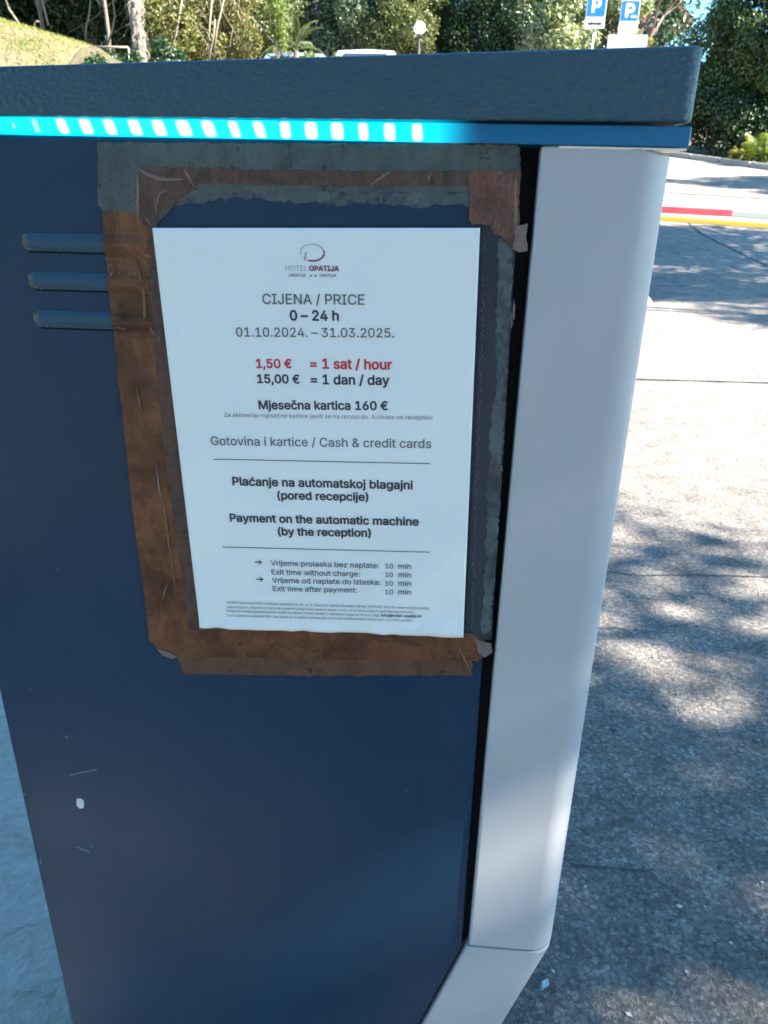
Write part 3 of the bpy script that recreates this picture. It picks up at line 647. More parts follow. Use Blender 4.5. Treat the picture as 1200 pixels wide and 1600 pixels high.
FONT = None
try:
    fp = os.path.join(bpy.utils.resource_path('LOCAL'), 'datafiles', 'fonts', 'Inter.woff2')
    if os.path.exists(fp): FONT = bpy.data.fonts.load(fp)
except Exception: FONT = None
def letters(body, bold=0.0, res=3, mt=None, name='lettering', shear=0.0):
    """outline text filled by the non-zero rule; heavier weights are overlaid shifted copies"""
    from mathutils.geometry import delaunay_2d_cdt
    c = bpy.data.curves.new('text', 'FONT'); c.body = body
    if FONT: c.font = FONT
    c.size = 1.0; c.resolution_u = res; c.fill_mode = 'NONE'
    o = bpy.data.objects.new('text', c); COL.objects.link(o)
    dg = bpy.context.evaluated_depsgraph_get(); m0 = bpy.data.meshes.new_from_object(o.evaluated_get(dg))
    COL.objects.unlink(o); bpy.data.objects.remove(o); bpy.data.curves.remove(c)
    P = [(q.co.x, q.co.y) for q in m0.vertices]; n = len(P); nxt = {}
    comp = list(range(n))
    def root(i):
        while comp[i] != i: comp[i] = comp[comp[i]]; i = comp[i]
        return i
    for e in m0.edges:
        a, b = root(e.vertices[0]), root(e.vertices[1])
        if a != b: comp[max(a, b)] = min(a, b)
    groups = {}
    for i in range(n): groups.setdefault(root(i), []).append(i)
    bpy.data.meshes.remove(m0)
    loops = []
    for g_ in groups.values():
        g_ = sorted(g_)
        L = []
        for i in g_:
            if not L or math.hypot(P[i][0] - L[-1][0], P[i][1] - L[-1][1]) > 1e-5: L.append(P[i])
        if len(L) > 2: loops.append(L)
    # work glyph cluster by glyph cluster
    loops.sort(key=lambda L: min(p[0] for p in L)); clusters = []
    for L in loops:
        x0, x1 = min(p[0] for p in L), max(p[0] for p in L)
        if clusters and x0 < clusters[-1][0] + 0.005: clusters[-1][1].append(L); clusters[-1][0] = max(clusters[-1][0], x1)
        else: clusters.append([x1, [L]])
    V = []; F = []
    for _, Ls in clusters:
        vs_, es_ = [], []
        for L in Ls:
            k = len(vs_); vs_ += [Vector(p) for p in L]; es_ += [(k + i, k + (i + 1) % len(L)) for i in range(len(L))]
        ov, oe, of, _a, _b, _c = delaunay_2d_cdt(vs_, es_, [], 0, 1e-6)
        if not of: continue
        A = np.array([[p.x, p.y] for p in ov]); T_ = np.array([f for f in of if len(f) == 3])
        if not len(T_): continue
        C2 = A[T_].mean(1); wn_ = np.zeros(len(C2))
        S1 = np.array([vs_[a][:] for a, b in es_]); S2 = np.array([vs_[b][:] for a, b in es_])
        for (ax_, ay_), (bx_2, by_2) in zip(S1, S2):
            cr = (bx_2 - ax_) * (C2[:, 1] - ay_) - (C2[:, 0] - ax_) * (by_2 - ay_)
            wn_ += ((ay_ <= C2[:, 1]) & (by_2 > C2[:, 1]) & (cr > 0)).astype(int) - ((ay_ > C2[:, 1]) & (by_2 <= C2[:, 1]) & (cr < 0)).astype(int)
        k = len(V); V += [tuple(p) for p in A]; F += [tuple(int(i) + k for i in t) for t in T_[wn_ != 0]]
    sh = [(0, 0)] if bold <= 0 else [(bold * math.cos(a), bold * math.sin(a)) for a in ([0, math.pi] if bold < .008 else [k * math.pi / 3 for k in range(6)])] + [(0, 0)]
    VV, FF = [], []
    for j, (dx, dy) in enumerate(sh):
        k = len(VV); VV += [(x + dx, y + dy, j) for x, y in V]; FF += [tuple(i + k for i in f) for f in F]
    me = bpy.data.meshes.new(name); me.from_pydata(VV, [], FF); me.update(); return me
YT = -0.0037
def text_on(body, A, B, mt, bold=0.0, res=3, parent=None, y=YT, name='lettering', hs=1.0):
    """stretch a line of lettering between two baseline points on the sheet"""
    me = letters(body, bold, res)
    xs_ = [q.co.x for q in me.vertices]; x0, x1 = min(xs_), max(xs_)
    A, B = Vector(A), Vector(B); d = B - A; s_ = d.length / (x1 - x0); ex = d.normalized(); ez = Vector((-ex.z, 0, ex.x))
    for q in me.vertices:
        X, Z = (q.co.x - x0) * s_, q.co.y * s_ * hs
        p = A + ex * X + ez * Z; q.co = (p.x, y - q.co.z * 0.000008, p.z)
    par = parent or notice
    me.transform(Matrix.Translation(-par.location)); me.update()
    return link(name, me, mt, par)
def shape_on(poly, mt, y=YT, parent=None, name='print_mark'):
    bm = bmesh.new(); f = bm.faces.new([bm.verts.new((x, y, z)) for x, z in poly]); f.normal_update()
    if f.normal.y > 0: f.normal_flip()
    return world_part(name, bm, mt, parent or notice)

bo = 0.026
T = [
 ('CIJENA / PRICE', (-0.0380, -0.0026, 1.1012), (0.0292, -0.0026, 1.1028), M_inkg, 0.009, 3),
 ('0 – 24 h', (-0.0202, -0.0026, 1.0913), (0.0124, -0.0026, 1.0921), M_ink, bo, 3),
 ('01.10.2024. – 31.03.2025.', (-0.0568, -0.0026, 1.0794), (0.0490, -0.0026, 1.0823), M_inkg, 0.009, 3),
 ('1,50 €', (-0.0443, -0.0026, 1.0588), (-0.0198, -0.0026, 1.0596), M_red, bo, 3),
 ('= 1 sat / hour', (-0.0073, -0.0026, 1.0598), (0.0482, -0.0026, 1.0611), M_red, bo, 3),
 ('15,00 €', (-0.0441, -0.0026, 1.0484), (-0.0146, -0.0026, 1.0492), M_ink, bo, 3),
 ('= 1 dan / day', (-0.0071, -0.0026, 1.0491), (0.0467, -0.0026, 1.0505), M_ink, bo, 3),
 ('Mjesečna kartica 160 €', (-0.0438, -0.0026, 1.0300), (0.0460, -0.0026, 1.0330), M_ink, bo, 3),
 ('Za aktivaciju mjesečne kartice javiti se na recepciju. Activate on reception', (-0.0687, -0.0026, 1.0233), (0.0765, -0.0026, 1.0273), M_inkf, 0.004, 1),
 ('Gotovina i kartice / Cash & credit cards', (-0.0795, -0.0026, 1.0022), (0.0767, -0.0026, 1.0070), M_inkg, 0.009, 3),
 ('Plaćanje na automatskoj blagajni', (-0.0658, -0.0026, 0.9722), (0.0649, -0.0026, 0.9756), M_ink, bo, 3),
 ('(pored recepcije)', (-0.0332, -0.0026, 0.9629), (0.0333, -0.0026, 0.9650), M_ink, bo, 3),
 ('Payment on the automatic machine', (-0.0695, -0.0026, 0.9431), (0.0703, -0.0026, 0.9474), M_ink, bo, 3),
 ('(by the reception)', (-0.0338, -0.0026, 0.9340), (0.0355, -0.0026, 0.9365), M_ink, bo, 3),
 ('Vrijeme prolaska bez naplate:', (-0.0401, -0.0026, 0.9082), (0.0417, -0.0026, 0.9108), M_inkg, 0.009, 2),
 ('Exit time without charge:', (-0.0399, -0.0026, 0.9006), (0.0275, -0.0026, 0.9029), M_inkg, 0.009, 2),
 ('Vrijeme od naplate do izlaska:', (-0.0397, -0.0026, 0.8934), (0.0433, -0.0026, 0.8967), M_inkg, 0.009, 2),
 ('Exit time after payment:', (-0.0395, -0.0026, 0.8862), (0.0254, -0.0026, 0.8889), M_inkg, 0.009, 2),
 ('10', (0.0465, -0.0026, 0.9110), (0.0525, -0.0026, 0.9112), M_inkg, 0.009, 2), ('min', (0.0563, -0.0026, 0.9112), (0.0659, -0.0026, 0.9116), M_inkg, 0.009, 2),
 ('10', (0.0466, -0.0026, 0.9037), (0.0526, -0.0026, 0.9039), M_inkg, 0.009, 2), ('min', (0.0565, -0.0026, 0.9040), (0.0661, -0.0026, 0.9044), M_inkg, 0.009, 2),
 ('10', (0.0468, -0.0026, 0.8963), (0.0528, -0.0026, 0.8965), M_inkg, 0.009, 2), ('min', (0.0567, -0.0026, 0.8966), (0.0664, -0.0026, 0.8970), M_inkg, 0.009, 2),
 ('10', (0.0469, -0.0026, 0.8890), (0.0530, -0.0026, 0.8893), M_inkg, 0.009, 2), ('min', (0.0569, -0.0026, 0.8893), (0.0666, -0.0026, 0.8897), M_inkg, 0.009, 2),
 ('Ukoliko niste zadovoljni s uslugom sukladno čl. 10. st. 3. Zakona o zaštiti potrošača (NN br. 19/2022. 59/23) ovdje možete predati', (-0.0766, -0.0026, 0.8729), (0.0806, -0.0026, 0.8777), M_inkf, 0.01, 1),
 ('pisani prigovor. Odgovor na Vaš pisani prigovor poslat ćemo pisanim putem u roku od 15 dana od dana zaprimljenog prigovora', (-0.0766, -0.0026, 0.8689), (0.0684, -0.0026, 0.8737), M_inkf, 0.01, 1),
 ('Prigovor možete podnijeti putem pošte na adresu hotela Opatija s naznakom prigovor ili na e-mail:', (-0.0766, -0.0026, 0.8653), (0.0433, -0.0026, 0.8690), M_inkf, 0.01, 1),
 ('info@hotel-opatija.hr.', (0.0443, -0.0026, 0.8690), (0.0759, -0.0026, 0.8703), M_ink, 0.02, 1),
 ('U sve cijene je uračunat PDV. Sve cijene su u eurima i primjenjuju se na parkiralištu hotela Opatija od 1.10.2024. godine', (-0.0766, -0.0026, 0.8612), (0.0681, -0.0026, 0.8662), M_inkf, 0.01, 1),
 ('HOTEL', (-0.0222, -0.0026, 1.1227), (-0.0078, -0.0026, 1.1228), M_inkl, 0.0, 2),
 ('OPATIJA', (-0.0068, -0.0026, 1.1229), (0.0125, -0.0026, 1.1232), M_wine, 0.022, 2),
 ('CROATIA', (-0.0200, -0.0026, 1.1190), (-0.0091, -0.0026, 1.1192), M_inkg, 0.01, 1),
 ('OPATIJA', (0.0000, -0.0026, 1.1194), (0.0109, -0.0026, 1.1196), M_inkg, 0.01, 1),
]
for body, A, B, m_, bo_, rs in T: text_on(body, A, B, m_, bo_, rs)
shape_on([(-0.0786, 0.9919), (0.0763, 0.9958), (0.0764, 0.9951), (-0.0787, 0.9912)], M_inkg, name='ruled_line')
shape_on([(-0.0765, 0.9220), (0.0789, 0.9266), (0.0789, 0.9260), (-0.0766, 0.9213)], M_inkg, name='ruled_line')
for (uu, vv) in (((-0.0523, 0.9103), (-0.0469, 0.9105)), ((-0.0520, 0.8957), (-0.0465, 0.8959))):
    a, b = Vector(uu), Vector(vv); L = (b - a).length; ex = (b - a).normalized(); ez = Vector((-ex.y, ex.x))
    def q_(s_, t_): p = a + ex * s_ * L + ez * t_ * L; return (p.x, p.y)
    shape_on([q_(0, -.08), q_(.72, -.08), q_(.45, -.38), q_(.62, -.38), q_(1, 0), q_(.62, .38), q_(.45, .38), q_(.72, .08), q_(0, .08)], M_ink, name='arrow_mark')
# two small stars and the swirl of the emblem
for (cx, cz) in ((-0.0056, 1.1199), (-0.0027, 1.1199)):
    shape_on([(cx + 0.0010 * (1 if k % 2 == 0 else .45) * math.sin(k * math.pi / 5), cz + 0.0010 * (1 if k % 2 == 0 else .45) * math.cos(k * math.pi / 5)) for k in range(10)], M_inkg, name='star_mark')
c0 = Vector((-0.0045, 1.1341)); ax = (Vector((0.0031, 1.1343)) - Vector((-0.0121, 1.1339))).length / 2; az = (Vector((-0.0046, 1.1389)) - Vector((-0.0048, 1.1288))).length / 2
def arc(a0, a1, w0, w1, m_):
    n = 18; out = []; inn = []
    for k in range(n + 1):
        t = k / n; a = math.radians(a0 + (a1 - a0) * t); w_ = w0 + (w1 - w0) * t
        out.append((c0.x + math.cos(a) * (ax + w_), c0.y + math.sin(a) * (az + w_))); inn.append((c0.x + math.cos(a) * (ax - w_), c0.y + math.sin(a) * (az - w_)))
    bm = bmesh.new()
    O = [bm.verts.new((x, YT, z)) for x, z in out]; I = [bm.verts.new((x, YT, z)) for x, z in inn]
    for k in range(n): bm.faces.new((O[k], O[k + 1], I[k + 1], I[k]))
    world_part('emblem_arc', bm, m_, notice)
arc(-112, 15, 0.00050, 0.00042, M_wine); arc(15, 100, 0.00040, 0.00025, M_inkl); arc(100, 195, 0.00025, 0.00035, M_inkl)
shape_on([(-0.0092, 1.1342), (-0.0080, 1.1342), (-0.0089, 1.1291), (-0.0102, 1.1291)], M_inkl, name='emblem_stroke')

# ------------------------------------------------------------------ boom barrier
M_wht = mat('barrier_white', (0.50, 0.50, 0.49), 0.4); M_brd = mat('barrier_red', (0.46, 0.05, 0.075), 0.45)
M_yel = mat('rubber_yellow', (0.52, 0.33, 0.03), 0.6)
YB = 7.2
A = Vector((0.0797, 7.2000, 1.0411)); B = Vector((2.0416, 7.2000, 1.0005)); C_ = Vector((2.6313, 7.1000, 0.9732)); D_ = Vector((2.9365, 7.0500, 0.9523))
dirb = (D_ - B).normalized(); E_ = D_ + dirb * 1.7
boom = empty('boom_barrier', (E_.x + 0.15, E_.y, gz(E_.x, E_.y)), 0, 'white barrier arm with red bands and yellow rubber edge across the road', 'barrier')
def arm(p, q, name, mt, h=0.056, dz=0.0, w=0.045, off=0):
    bm = bmesh.new(); c = (p + q) / 2; L = (q - p).length
    rot = (q - p).to_track_quat('X', 'Z')
    box(bm, (c.x, c.y + off, c.z + dz), (L, w, h), rot); bevel(bm, 0.006, 2); return world_part(name, bm, mt, boom)
P0 = A - dirb * 0.4
arm(P0, A, 'white_band', M_wht); arm(A, C_, 'red_band', M_brd)
arm(C_, C_ + dirb * 0.95, 'white_band', M_wht); arm(C_ + dirb * 0.95, C_ + dirb * 1.8, 'red_band', M_brd); arm(C_ + dirb * 1.8, E_, 'white_band', M_wht)
arm(P0, E_, 'rubber_edge', M_yel, 0.042, -0.052, 0.035)
sA, sB = Vector((2.2229, 7.1700, 0.9998)), Vector((2.3033, 7.1700, 0.9961)); arm(sA, sB, 'reflector_sticker', M_wht, 0.02, 0.0, 0.06)
bm = bmesh.new(); box(bm, (E_.x + 0.15, E_.y, gz(E_.x, E_.y) + 0.5), (0.32, 0.34, 1.0)); bevel(bm, 0.02, 2); world_part('cabinet', bm, M_wht, boom)
# low white kerb nose beside the road behind the terminal
gp = (2.0700, 7.4121, 0.1138)
bm = bmesh.new(); gx0, gy0, gz0 = gp
prism([(gx0 - 0.55, gz0 - 0.01), (gx0 + 0.075, gz0 - 0.01), (gx0 + 0.065, gz0 + 0.03), (gx0 - 0.0, gz0 + 0.09), (gx0 - 0.10, gz0 + 0.13), (gx0 - 0.55, gz0 + 0.15)], gy0, gy0 + 0.5, bm); bevel(bm, 0.015, 2)
tag(world_part('kerb_nose', bm, mat('kerb_white', (0.72, 0.76, 0.80), 0.5)), 'low white painted kerb end showing beside the grey cover on the asphalt', 'kerb end')

# ------------------------------------------------------------------ foliage
def leaf_material(name, c, trans=0.3, rough=0.4):
    m = bpy.data.materials.new(name); m.use_nodes = True; N, L = m.node_tree.nodes, m.node_tree.links
    b = N['Principled BSDF']; b.inputs['Base Color'].default_value = (*c, 1); b.inputs['Roughness'].default_value = rough
    b.inputs['Specular IOR Level'].default_value = 0.5
    tr = N.new('ShaderNodeBsdfTranslucent'); tr.inputs[0].default_value = (min(1, c[0] * 1.6), min(1, c[1] * 1.7), c[2] * 0.8, 1)
    mx = N.new('ShaderNodeMixShader'); mx.inputs[0].default_value = trans
    L.new(b.outputs[0], mx.inputs[1]); L.new(tr.outputs[0], mx.inputs[2]); L.new(mx.outputs[0], N['Material Output'].inputs[0])
    return m
LM = {
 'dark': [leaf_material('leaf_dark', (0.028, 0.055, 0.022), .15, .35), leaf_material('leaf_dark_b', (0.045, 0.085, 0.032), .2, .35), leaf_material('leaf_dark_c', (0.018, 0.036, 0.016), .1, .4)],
 'glossy': [leaf_material('leaf_glossy', (0.05, 0.085, 0.045), .2, .28), leaf_material('leaf_glossy_b', (0.085, 0.12, 0.075), .2, .25), leaf_material('leaf_glossy_c', (0.13, 0.16, 0.10), .25, .3)],
 'olive': [leaf_material('leaf_olive', (0.10, 0.12, 0.045), .3, .45), leaf_material('leaf_olive_b', (0.15, 0.16, 0.06), .3, .45), leaf_material('leaf_olive_c', (0.06, 0.08, 0.03), .25, .45)],
 'vine': [leaf_material('leaf_vine', (0.13, 0.15, 0.035), .35, .5), leaf_material('leaf_dry', (0.18, 0.14, 0.06), .3, .6), leaf_material('leaf_vine_c', (0.08, 0.10, 0.03), .3, .5)],
 'lime': [leaf_material('leaf_lime', (0.11, 0.15, 0.03), .35, .45), leaf_material('leaf_lime_b', (0.17, 0.20, 0.04), .4, .45), leaf_material('leaf_lime_c', (0.07, 0.13, 0.02), .35, .45)],
 'pale': [leaf_material('leaf_pale', (0.34, 0.36, 0.24), .3, .45), leaf_material('leaf_pale_b', (0.10, 0.14, 0.06), .25, .4), leaf_material('leaf_pale_c', (0.20, 0.22, 0.12), .3, .4)],
 'gold': [leaf_material('leaf_gold', (0.22, 0.19, 0.03), .35, .5), leaf_material('leaf_gold_b', (0.30, 0.24, 0.05), .35, .5), leaf_material('leaf_gold_c', (0.10, 0.12, 0.03), .3, .5)],
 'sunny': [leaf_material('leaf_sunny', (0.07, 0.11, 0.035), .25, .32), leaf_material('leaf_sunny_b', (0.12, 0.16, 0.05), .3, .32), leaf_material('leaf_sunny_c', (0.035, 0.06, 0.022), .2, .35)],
}
M_bark = mat('bark', (0.16, 0.12, 0.09), 0.85)
v = coord(M_bark, (1, 1, 0.3)); nodes(M_bark)[1].new(ramp(M_bark, noise(M_bark, v, 16, 6, .7), [(0.3, (0.07, 0.055, 0.045)), (0.7, (0.24, 0.19, 0.15))]), nodes(M_bark)[2].inputs['Base Color'])
bump(M_bark, noise(M_bark, v, 22, 6, .7), 0.9, 0.03)
M_stem = mat('dry_stem', (0.20, 0.165, 0.115), 0.7); M_twig = mat('twig_reddish', (0.30, 0.19, 0.16), 0.8)
M_palm = mat('palm_trunk', (0.22, 0.18, 0.15), 0.9)
v = coord(M_palm, (1, 1, 1.6)); nodes(M_palm)[1].new(ramp(M_palm, noise(M_palm, v, 18, 7, .75, 1.0), [(0.32, (0.08, 0.06, 0.055)), (0.68, (0.40, 0.33, 0.28))]), nodes(M_palm)[2].inputs['Base Color'])
bump(M_palm, noise(M_palm, v, 30, 6, .7), 1.0, 0.05)

def leaves_np(rng, centers, n, size, squash=1.0, out=0.6, aspect=0.5):
    """n folded leaves scattered over a list of (x,y,z,r) clumps"""
    cs = np.array(centers, dtype=np.float64)
    w = cs[:, 3] ** 2; k = rng.choice(len(cs), n, p=w / w.sum())
    d = rng.normal(size=(n, 3)); d /= np.linalg.norm(d, axis=1, keepdims=True)
    rr = cs[k, 3] * (rng.uniform(0.25, 1.0, n) ** 0.45) * (1 + rng.normal(0, .08, n))
    p = cs[k, :3] + d * rr[:, None] * np.array([1, 1, squash])
    nrm = d * out + rng.normal(size=(n, 3)) * 0.6 + np.array([0, 0, .35]); nrm /= np.linalg.norm(nrm, axis=1, keepdims=True)
    t = np.cross(nrm, rng.normal(size=(n, 3))); t /= np.linalg.norm(t, axis=1, keepdims=True); b = np.cross(nrm, t)
    L = size * rng.uniform(0.6, 1.35, n); Wd = L * aspect
    v0 = p - t * L[:, None] / 2; v2 = p + t * L[:, None] / 2 - nrm * (L * .1)[:, None]
    m1 = p + b * Wd[:, None] / 2 + nrm * (L * .12)[:, None]; m2 = p - b * Wd[:, None] / 2 + nrm * (L * .12)[:, None]
    V = np.stack([v0, m1, v2, m2], 1).reshape(-1, 3)
    return V
def leaf_obj(name, V, mats, parent, rng, weights=(.45, .3, .25), smooth=False):
    n = len(V) // 4; me = bpy.data.meshes.new(name)
    base = np.arange(n)[:, None] * 4
    tri = np.concatenate([base + np.array([0, 1, 2]), base + np.array([0, 2, 3])], 1).reshape(-1)
    me.vertices.add(len(V)); me.vertices.foreach_set('co', V.astype(np.float32).ravel())
    me.loops.add(len(tri)); me.loops.foreach_set('vertex_index', tri.astype(np.int32))
    me.polygons.add(2 * n); me.polygons.foreach_set('loop_start', np.arange(0, 6 * n, 3, dtype=np.int32)); me.polygons.foreach_set('loop_total', np.full(2 * n, 3, dtype=np.int32))
    for m in mats: me.materials.append(m)
    mi = np.repeat(rng.choice(len(mats), n, p=np.array(weights)), 2).astype(np.int32)
    me.polygons.foreach_set('material_index', mi); me.update(); me.validate()
    o = bpy.data.objects.new(name, me); COL.objects.link(o); o.parent = parent
    return o
def clumps(rng, c, rad, n, r0, r1, hollow=0.55):
    out = []
    for i in range(n):
        d = rng.normal(size=3); d /= np.linalg.norm(d); q = rng.uniform(hollow, 1.0)
        out.append((c[0] + d[0] * rad[0] * q, c[1] + d[1] * rad[1] * q, c[2] + d[2] * rad[2] * q, rng.uniform(r0, r1)))
    return out
def plant(name, base, label, cat, kind, rad, cz, ncl, clr, n, leaf, seed, trunk=0.10, group=None, stems=1, hollow=.5, weights=(.45, .3, .25), extra=None, squash=1.0, aspect=.5):
    """a tree or shrub: tapered trunk with limbs, crown of many small leaves in clumps; base is world x,y"""
    rng = np.random.default_rng(seed); x, y = base; z = gz(x, y)
    root = empty(name, (x, y, z - 0.05), 0, label, cat, group)
    cl = clumps(rng, (0, 0, cz), rad, ncl, clr[0], clr[1], hollow)
    if extra: cl += extra
    cl = [(a, b, max(c, r * .6), r) for a, b, c, r in cl]
    leaf_obj('crown', leaves_np(rng, cl, n, leaf, squash, aspect=aspect), LM[kind], root, rng, weights)
    bm = bmesh.new(); rnd = random.Random(seed)
    for s in range(stems):
        ox, oy = (rnd.uniform(-.3, .3) * rad[0], rnd.uniform(-.2, .2) * rad[1]) if stems > 1 else (0, 0)
        top = Vector((ox * 1.5 + rnd.uniform(-.1, .1), oy, cz * 0.9)); pts = []
        for k in range(6):
            t = k / 5; pts.append(Vector((ox, oy, 0)).lerp(top, t) + Vector((rnd.uniform(-1, 1), rnd.uniform(-1, 1), 0)) * trunk * .7 * (1 if 0 < k < 5 else 0))
        tube(bm, pts, [trunk * (1.25 - .75 * k / 5) for k in range(6)], 7)
    for q in rnd.sample(cl, min(14, len(cl))):
        h0 = cz * rnd.uniform(.35, .85); e = Vector(q[:3]); s0_ = Vector((0, 0, h0)); mid_ = s0_.lerp(e, .5) + Vector((0, 0, rnd.uniform(-.1, .25)))
        tube(bm, [s0_, mid_, e], [trunk * .4, trunk * .25, trunk * .1], 5)
    me = bpy.data.meshes.new('trunk'); bm.to_mesh(me); bm.free(); link('trunk', me, M_bark, root)
    return root
def at(u0, Y): return u0

# x positions of things seen over the lid
S0 = ((-10.7902, 20.0000, 4.1335)[0], (7.0415, 20.0000, 4.2735)[0])
# shrubs beyond the road, left to right
plant('shrub', (-5.9652, 18.5), 'tall tangled yellow green vine thicket right of the palm trunk', 'shrub', 'vine', (1.15, .8, 2.2), 2.7, 34, (.35, .6), 26000, .085, 11, .05, stems=4)
plant('shrub', (-5.1364, 18.8), 'dry tan and yellow vine thicket, right half of the tangle by the palm', 'shrub', 'vine', (1.0, .8, 2.3), 2.8, 30, (.35, .55), 20000, .085, 12, .05, stems=4, weights=(.3, .5, .2))
plant('shrub', (-4.6596, 20.5), 'grey green leafy bush between the vine thicket and the lime green bush', 'shrub', 'olive', (.8, .8, 2.2), 2.6, 26, (.35, .55), 20000, .08, 13, .05, stems=3)
plant('shrub', (-3.6782, 18), 'low lime green bush left of the parked cars', 'shrub', 'lime', (.10, .25, .9), 1.7, 12, (.10, .16), 4200, .05, 14, .03, stems=2)
plant('tree', (-4.5379, 27), 'dark tree with grey green leaves behind the left parked car', 'tree', 'dark', (1.6, 1.4, 2.9), 3.2, 46, (.4, .7), 30000, .11, 15, .14, weights=(.5, .3, .2))
plant('tree', (-3.1179, 26), 'glossy grey green shrub tree behind the right parked car', 'tree', 'glossy', (1.2, 1.2, 2.7), 2.9, 44, (.35, .6), 30000, .10, 16, .12)
plant('tree', (-1.7655, 25.8), 'olive leafed tree left of the white globe lamp', 'tree', 'olive', (1.3, 1.2, 2.6), 2.8, 44, (.35, .6), 32000, .09, 17, .12, weights=(.35, .3, .35))
plant('tree', (-0.8535, 28.5), 'grey green tree right behind the white globe lamp', 'tree', 'glossy', (1.2, 1.2, 2.8), 3.0, 40, (.4, .65), 26000, .10, 18, .12, weights=(.6, .3, .1))
plant('tree', (0.7125, 27.5), 'dark glossy tree in the middle between the lamp and the parking signs', 'tree', 'dark', (2.0, 1.4, 2.9), 3.2, 60, (.4, .7), 42000, .10, 19, .16, weights=(.4, .4, .2))  # dark leaf set stands in for the shade on this tree
plant('tree', (2.1562, 27), 'dark tree left of the pale bush by the parking signs', 'tree', 'glossy', (1.5, 1.3, 2.9), 3.1, 46, (.4, .65), 32000, .10, 20, .14, weights=(.75, .2, .05))  # mostly the darkest glossy leaves, shade put into the leaf colour
plant('shrub', (2.9193, 24.6), 'pale cream leaved bush left of the parking signs', 'shrub', 'pale', (.85, .8, 2.0), 2.5, 30, (.3, .5), 17000, .11, 21, .05, stems=3)
plant('shrub', (4.3800, 25.5), 'pale yellowish leaved bush behind the parking signs', 'shrub', 'pale', (1.0, .8, 2.2), 2.8, 30, (.3, .5), 18000, .11, 22, .05, stems=3, weights=(.5, .2, .3))
plant('shrub', (5.7241, 24.4), 'small golden green bush under the bare reddish tree', 'shrub', 'gold', (.75, .6, 1.0), 1.9, 18, (.25, .4), 12000, .08, 23, .04, stems=3)
# big evergreen at the right edge
BX = 7.2716
ex = [(-1.15, 0.1, 2.7, .45), (-1.35, 0.1, 2.0, .5), (-1.0, -.1, 3.1, .5), (-.9, 0, 1.3, .6), (-1.6, 0.2, 1.2, .5), (-2.1, 0, 2.5, .4), (-1.7, 0, 2.9, .45), (-1.4, 0, 3.4, .4), (-2.0, 0, 1.8, .5), (-2.3, 0.1, 1.2, .4), (.4, -.2, 3.4, .8), (-0.75, 0, 2.0, .5), (.3, 0, 4.2, .8), (1.0, -.3, 2.3, .7), (0.2, 0, 1.6, .5)]
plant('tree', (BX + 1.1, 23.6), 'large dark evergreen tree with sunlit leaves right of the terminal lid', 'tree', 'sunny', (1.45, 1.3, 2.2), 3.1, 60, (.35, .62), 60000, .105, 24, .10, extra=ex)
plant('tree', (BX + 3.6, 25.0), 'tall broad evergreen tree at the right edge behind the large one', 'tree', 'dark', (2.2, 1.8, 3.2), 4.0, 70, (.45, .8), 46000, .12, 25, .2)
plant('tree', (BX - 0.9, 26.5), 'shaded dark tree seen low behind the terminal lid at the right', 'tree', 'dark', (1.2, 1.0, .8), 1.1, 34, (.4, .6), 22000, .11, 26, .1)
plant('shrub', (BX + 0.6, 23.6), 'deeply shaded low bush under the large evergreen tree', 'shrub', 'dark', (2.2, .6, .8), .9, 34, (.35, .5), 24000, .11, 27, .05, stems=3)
# wood behind the grass bank, leaf mix darkened for the shade of the hollow
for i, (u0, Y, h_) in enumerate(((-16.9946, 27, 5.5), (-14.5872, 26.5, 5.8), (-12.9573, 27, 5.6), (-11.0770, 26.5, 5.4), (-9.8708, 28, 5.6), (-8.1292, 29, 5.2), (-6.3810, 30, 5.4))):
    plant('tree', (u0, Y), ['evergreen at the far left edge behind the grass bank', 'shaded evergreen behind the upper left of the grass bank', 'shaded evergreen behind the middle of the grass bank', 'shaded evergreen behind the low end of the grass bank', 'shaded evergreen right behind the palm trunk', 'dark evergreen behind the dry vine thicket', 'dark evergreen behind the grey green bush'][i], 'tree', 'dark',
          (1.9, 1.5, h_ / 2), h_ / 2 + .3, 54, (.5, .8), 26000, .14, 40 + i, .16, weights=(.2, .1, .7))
# canopy trees whose crowns hang over the dark hollow
for i, (u0, Y) in enumerate(((-12.7224, 22.0), (-11.1442, 23.0), (-9.1761, 22.5), (-8.7929, 25.0))):
    plant('tree', (u0, Y), ['tall tree over the dark hollow, its pale stem leaning at the far left', 'tall tree over the dark hollow with a thin pale stem', 'tall tree over the dark hollow nearest to the palm', 'tall tree deep inside the dark hollow left of the palm'][i], 'tree', 'dark',
          (2.6, 2.4, 1.1), 5.0, 60, (.6, .9), 30000, .15, 60 + i, .06)
# far wood closing the view
rng = np.random.default_rng(5); cl = []
for i in range(170):
    a = rng.uniform(-30, 34); yy = rng.uniform(33, 38)
    if 9.0 < a < 15.5: continue
    for k in range(3): cl.append((a, yy, gz(a, yy) + rng.uniform(.3, 7.0), rng.uniform(.9, 1.5)))
fw = leaf_obj('distant_wood', leaves_np(rng, cl, 90000, .22), LM['dark'], None, rng); tag(fw, kind='stuff')
# trees right of the road whose shade falls over it
def shade(base, cz, rad, seed, label, n=24000, ncl=40, clr=(.35, .6), leaf=.12, h=.5):
    plant('tree', base, label, 'tree', 'olive', rad, cz, ncl, clr, n, leaf, seed, .14, hollow=h)
shade((6.5, -1.4), 5.5, (2.3, 2.0, 1.6), 81, 'broad roadside tree shading the terminal, right of the view', 21000, 46, (.45, .75))
shade((11.6, 7.6), 6.2, (3.2, 2.9, 1.8), 82, 'roadside tree shading the road by the barrier arm', 40000, 70, (.4, .8))
shade((13.6, 15.6), 5.4, (2.6, 1.5, 1.5), 83, 'roadside tree beyond the barrier shading the upper road', 16000, 26, (.35, .6))

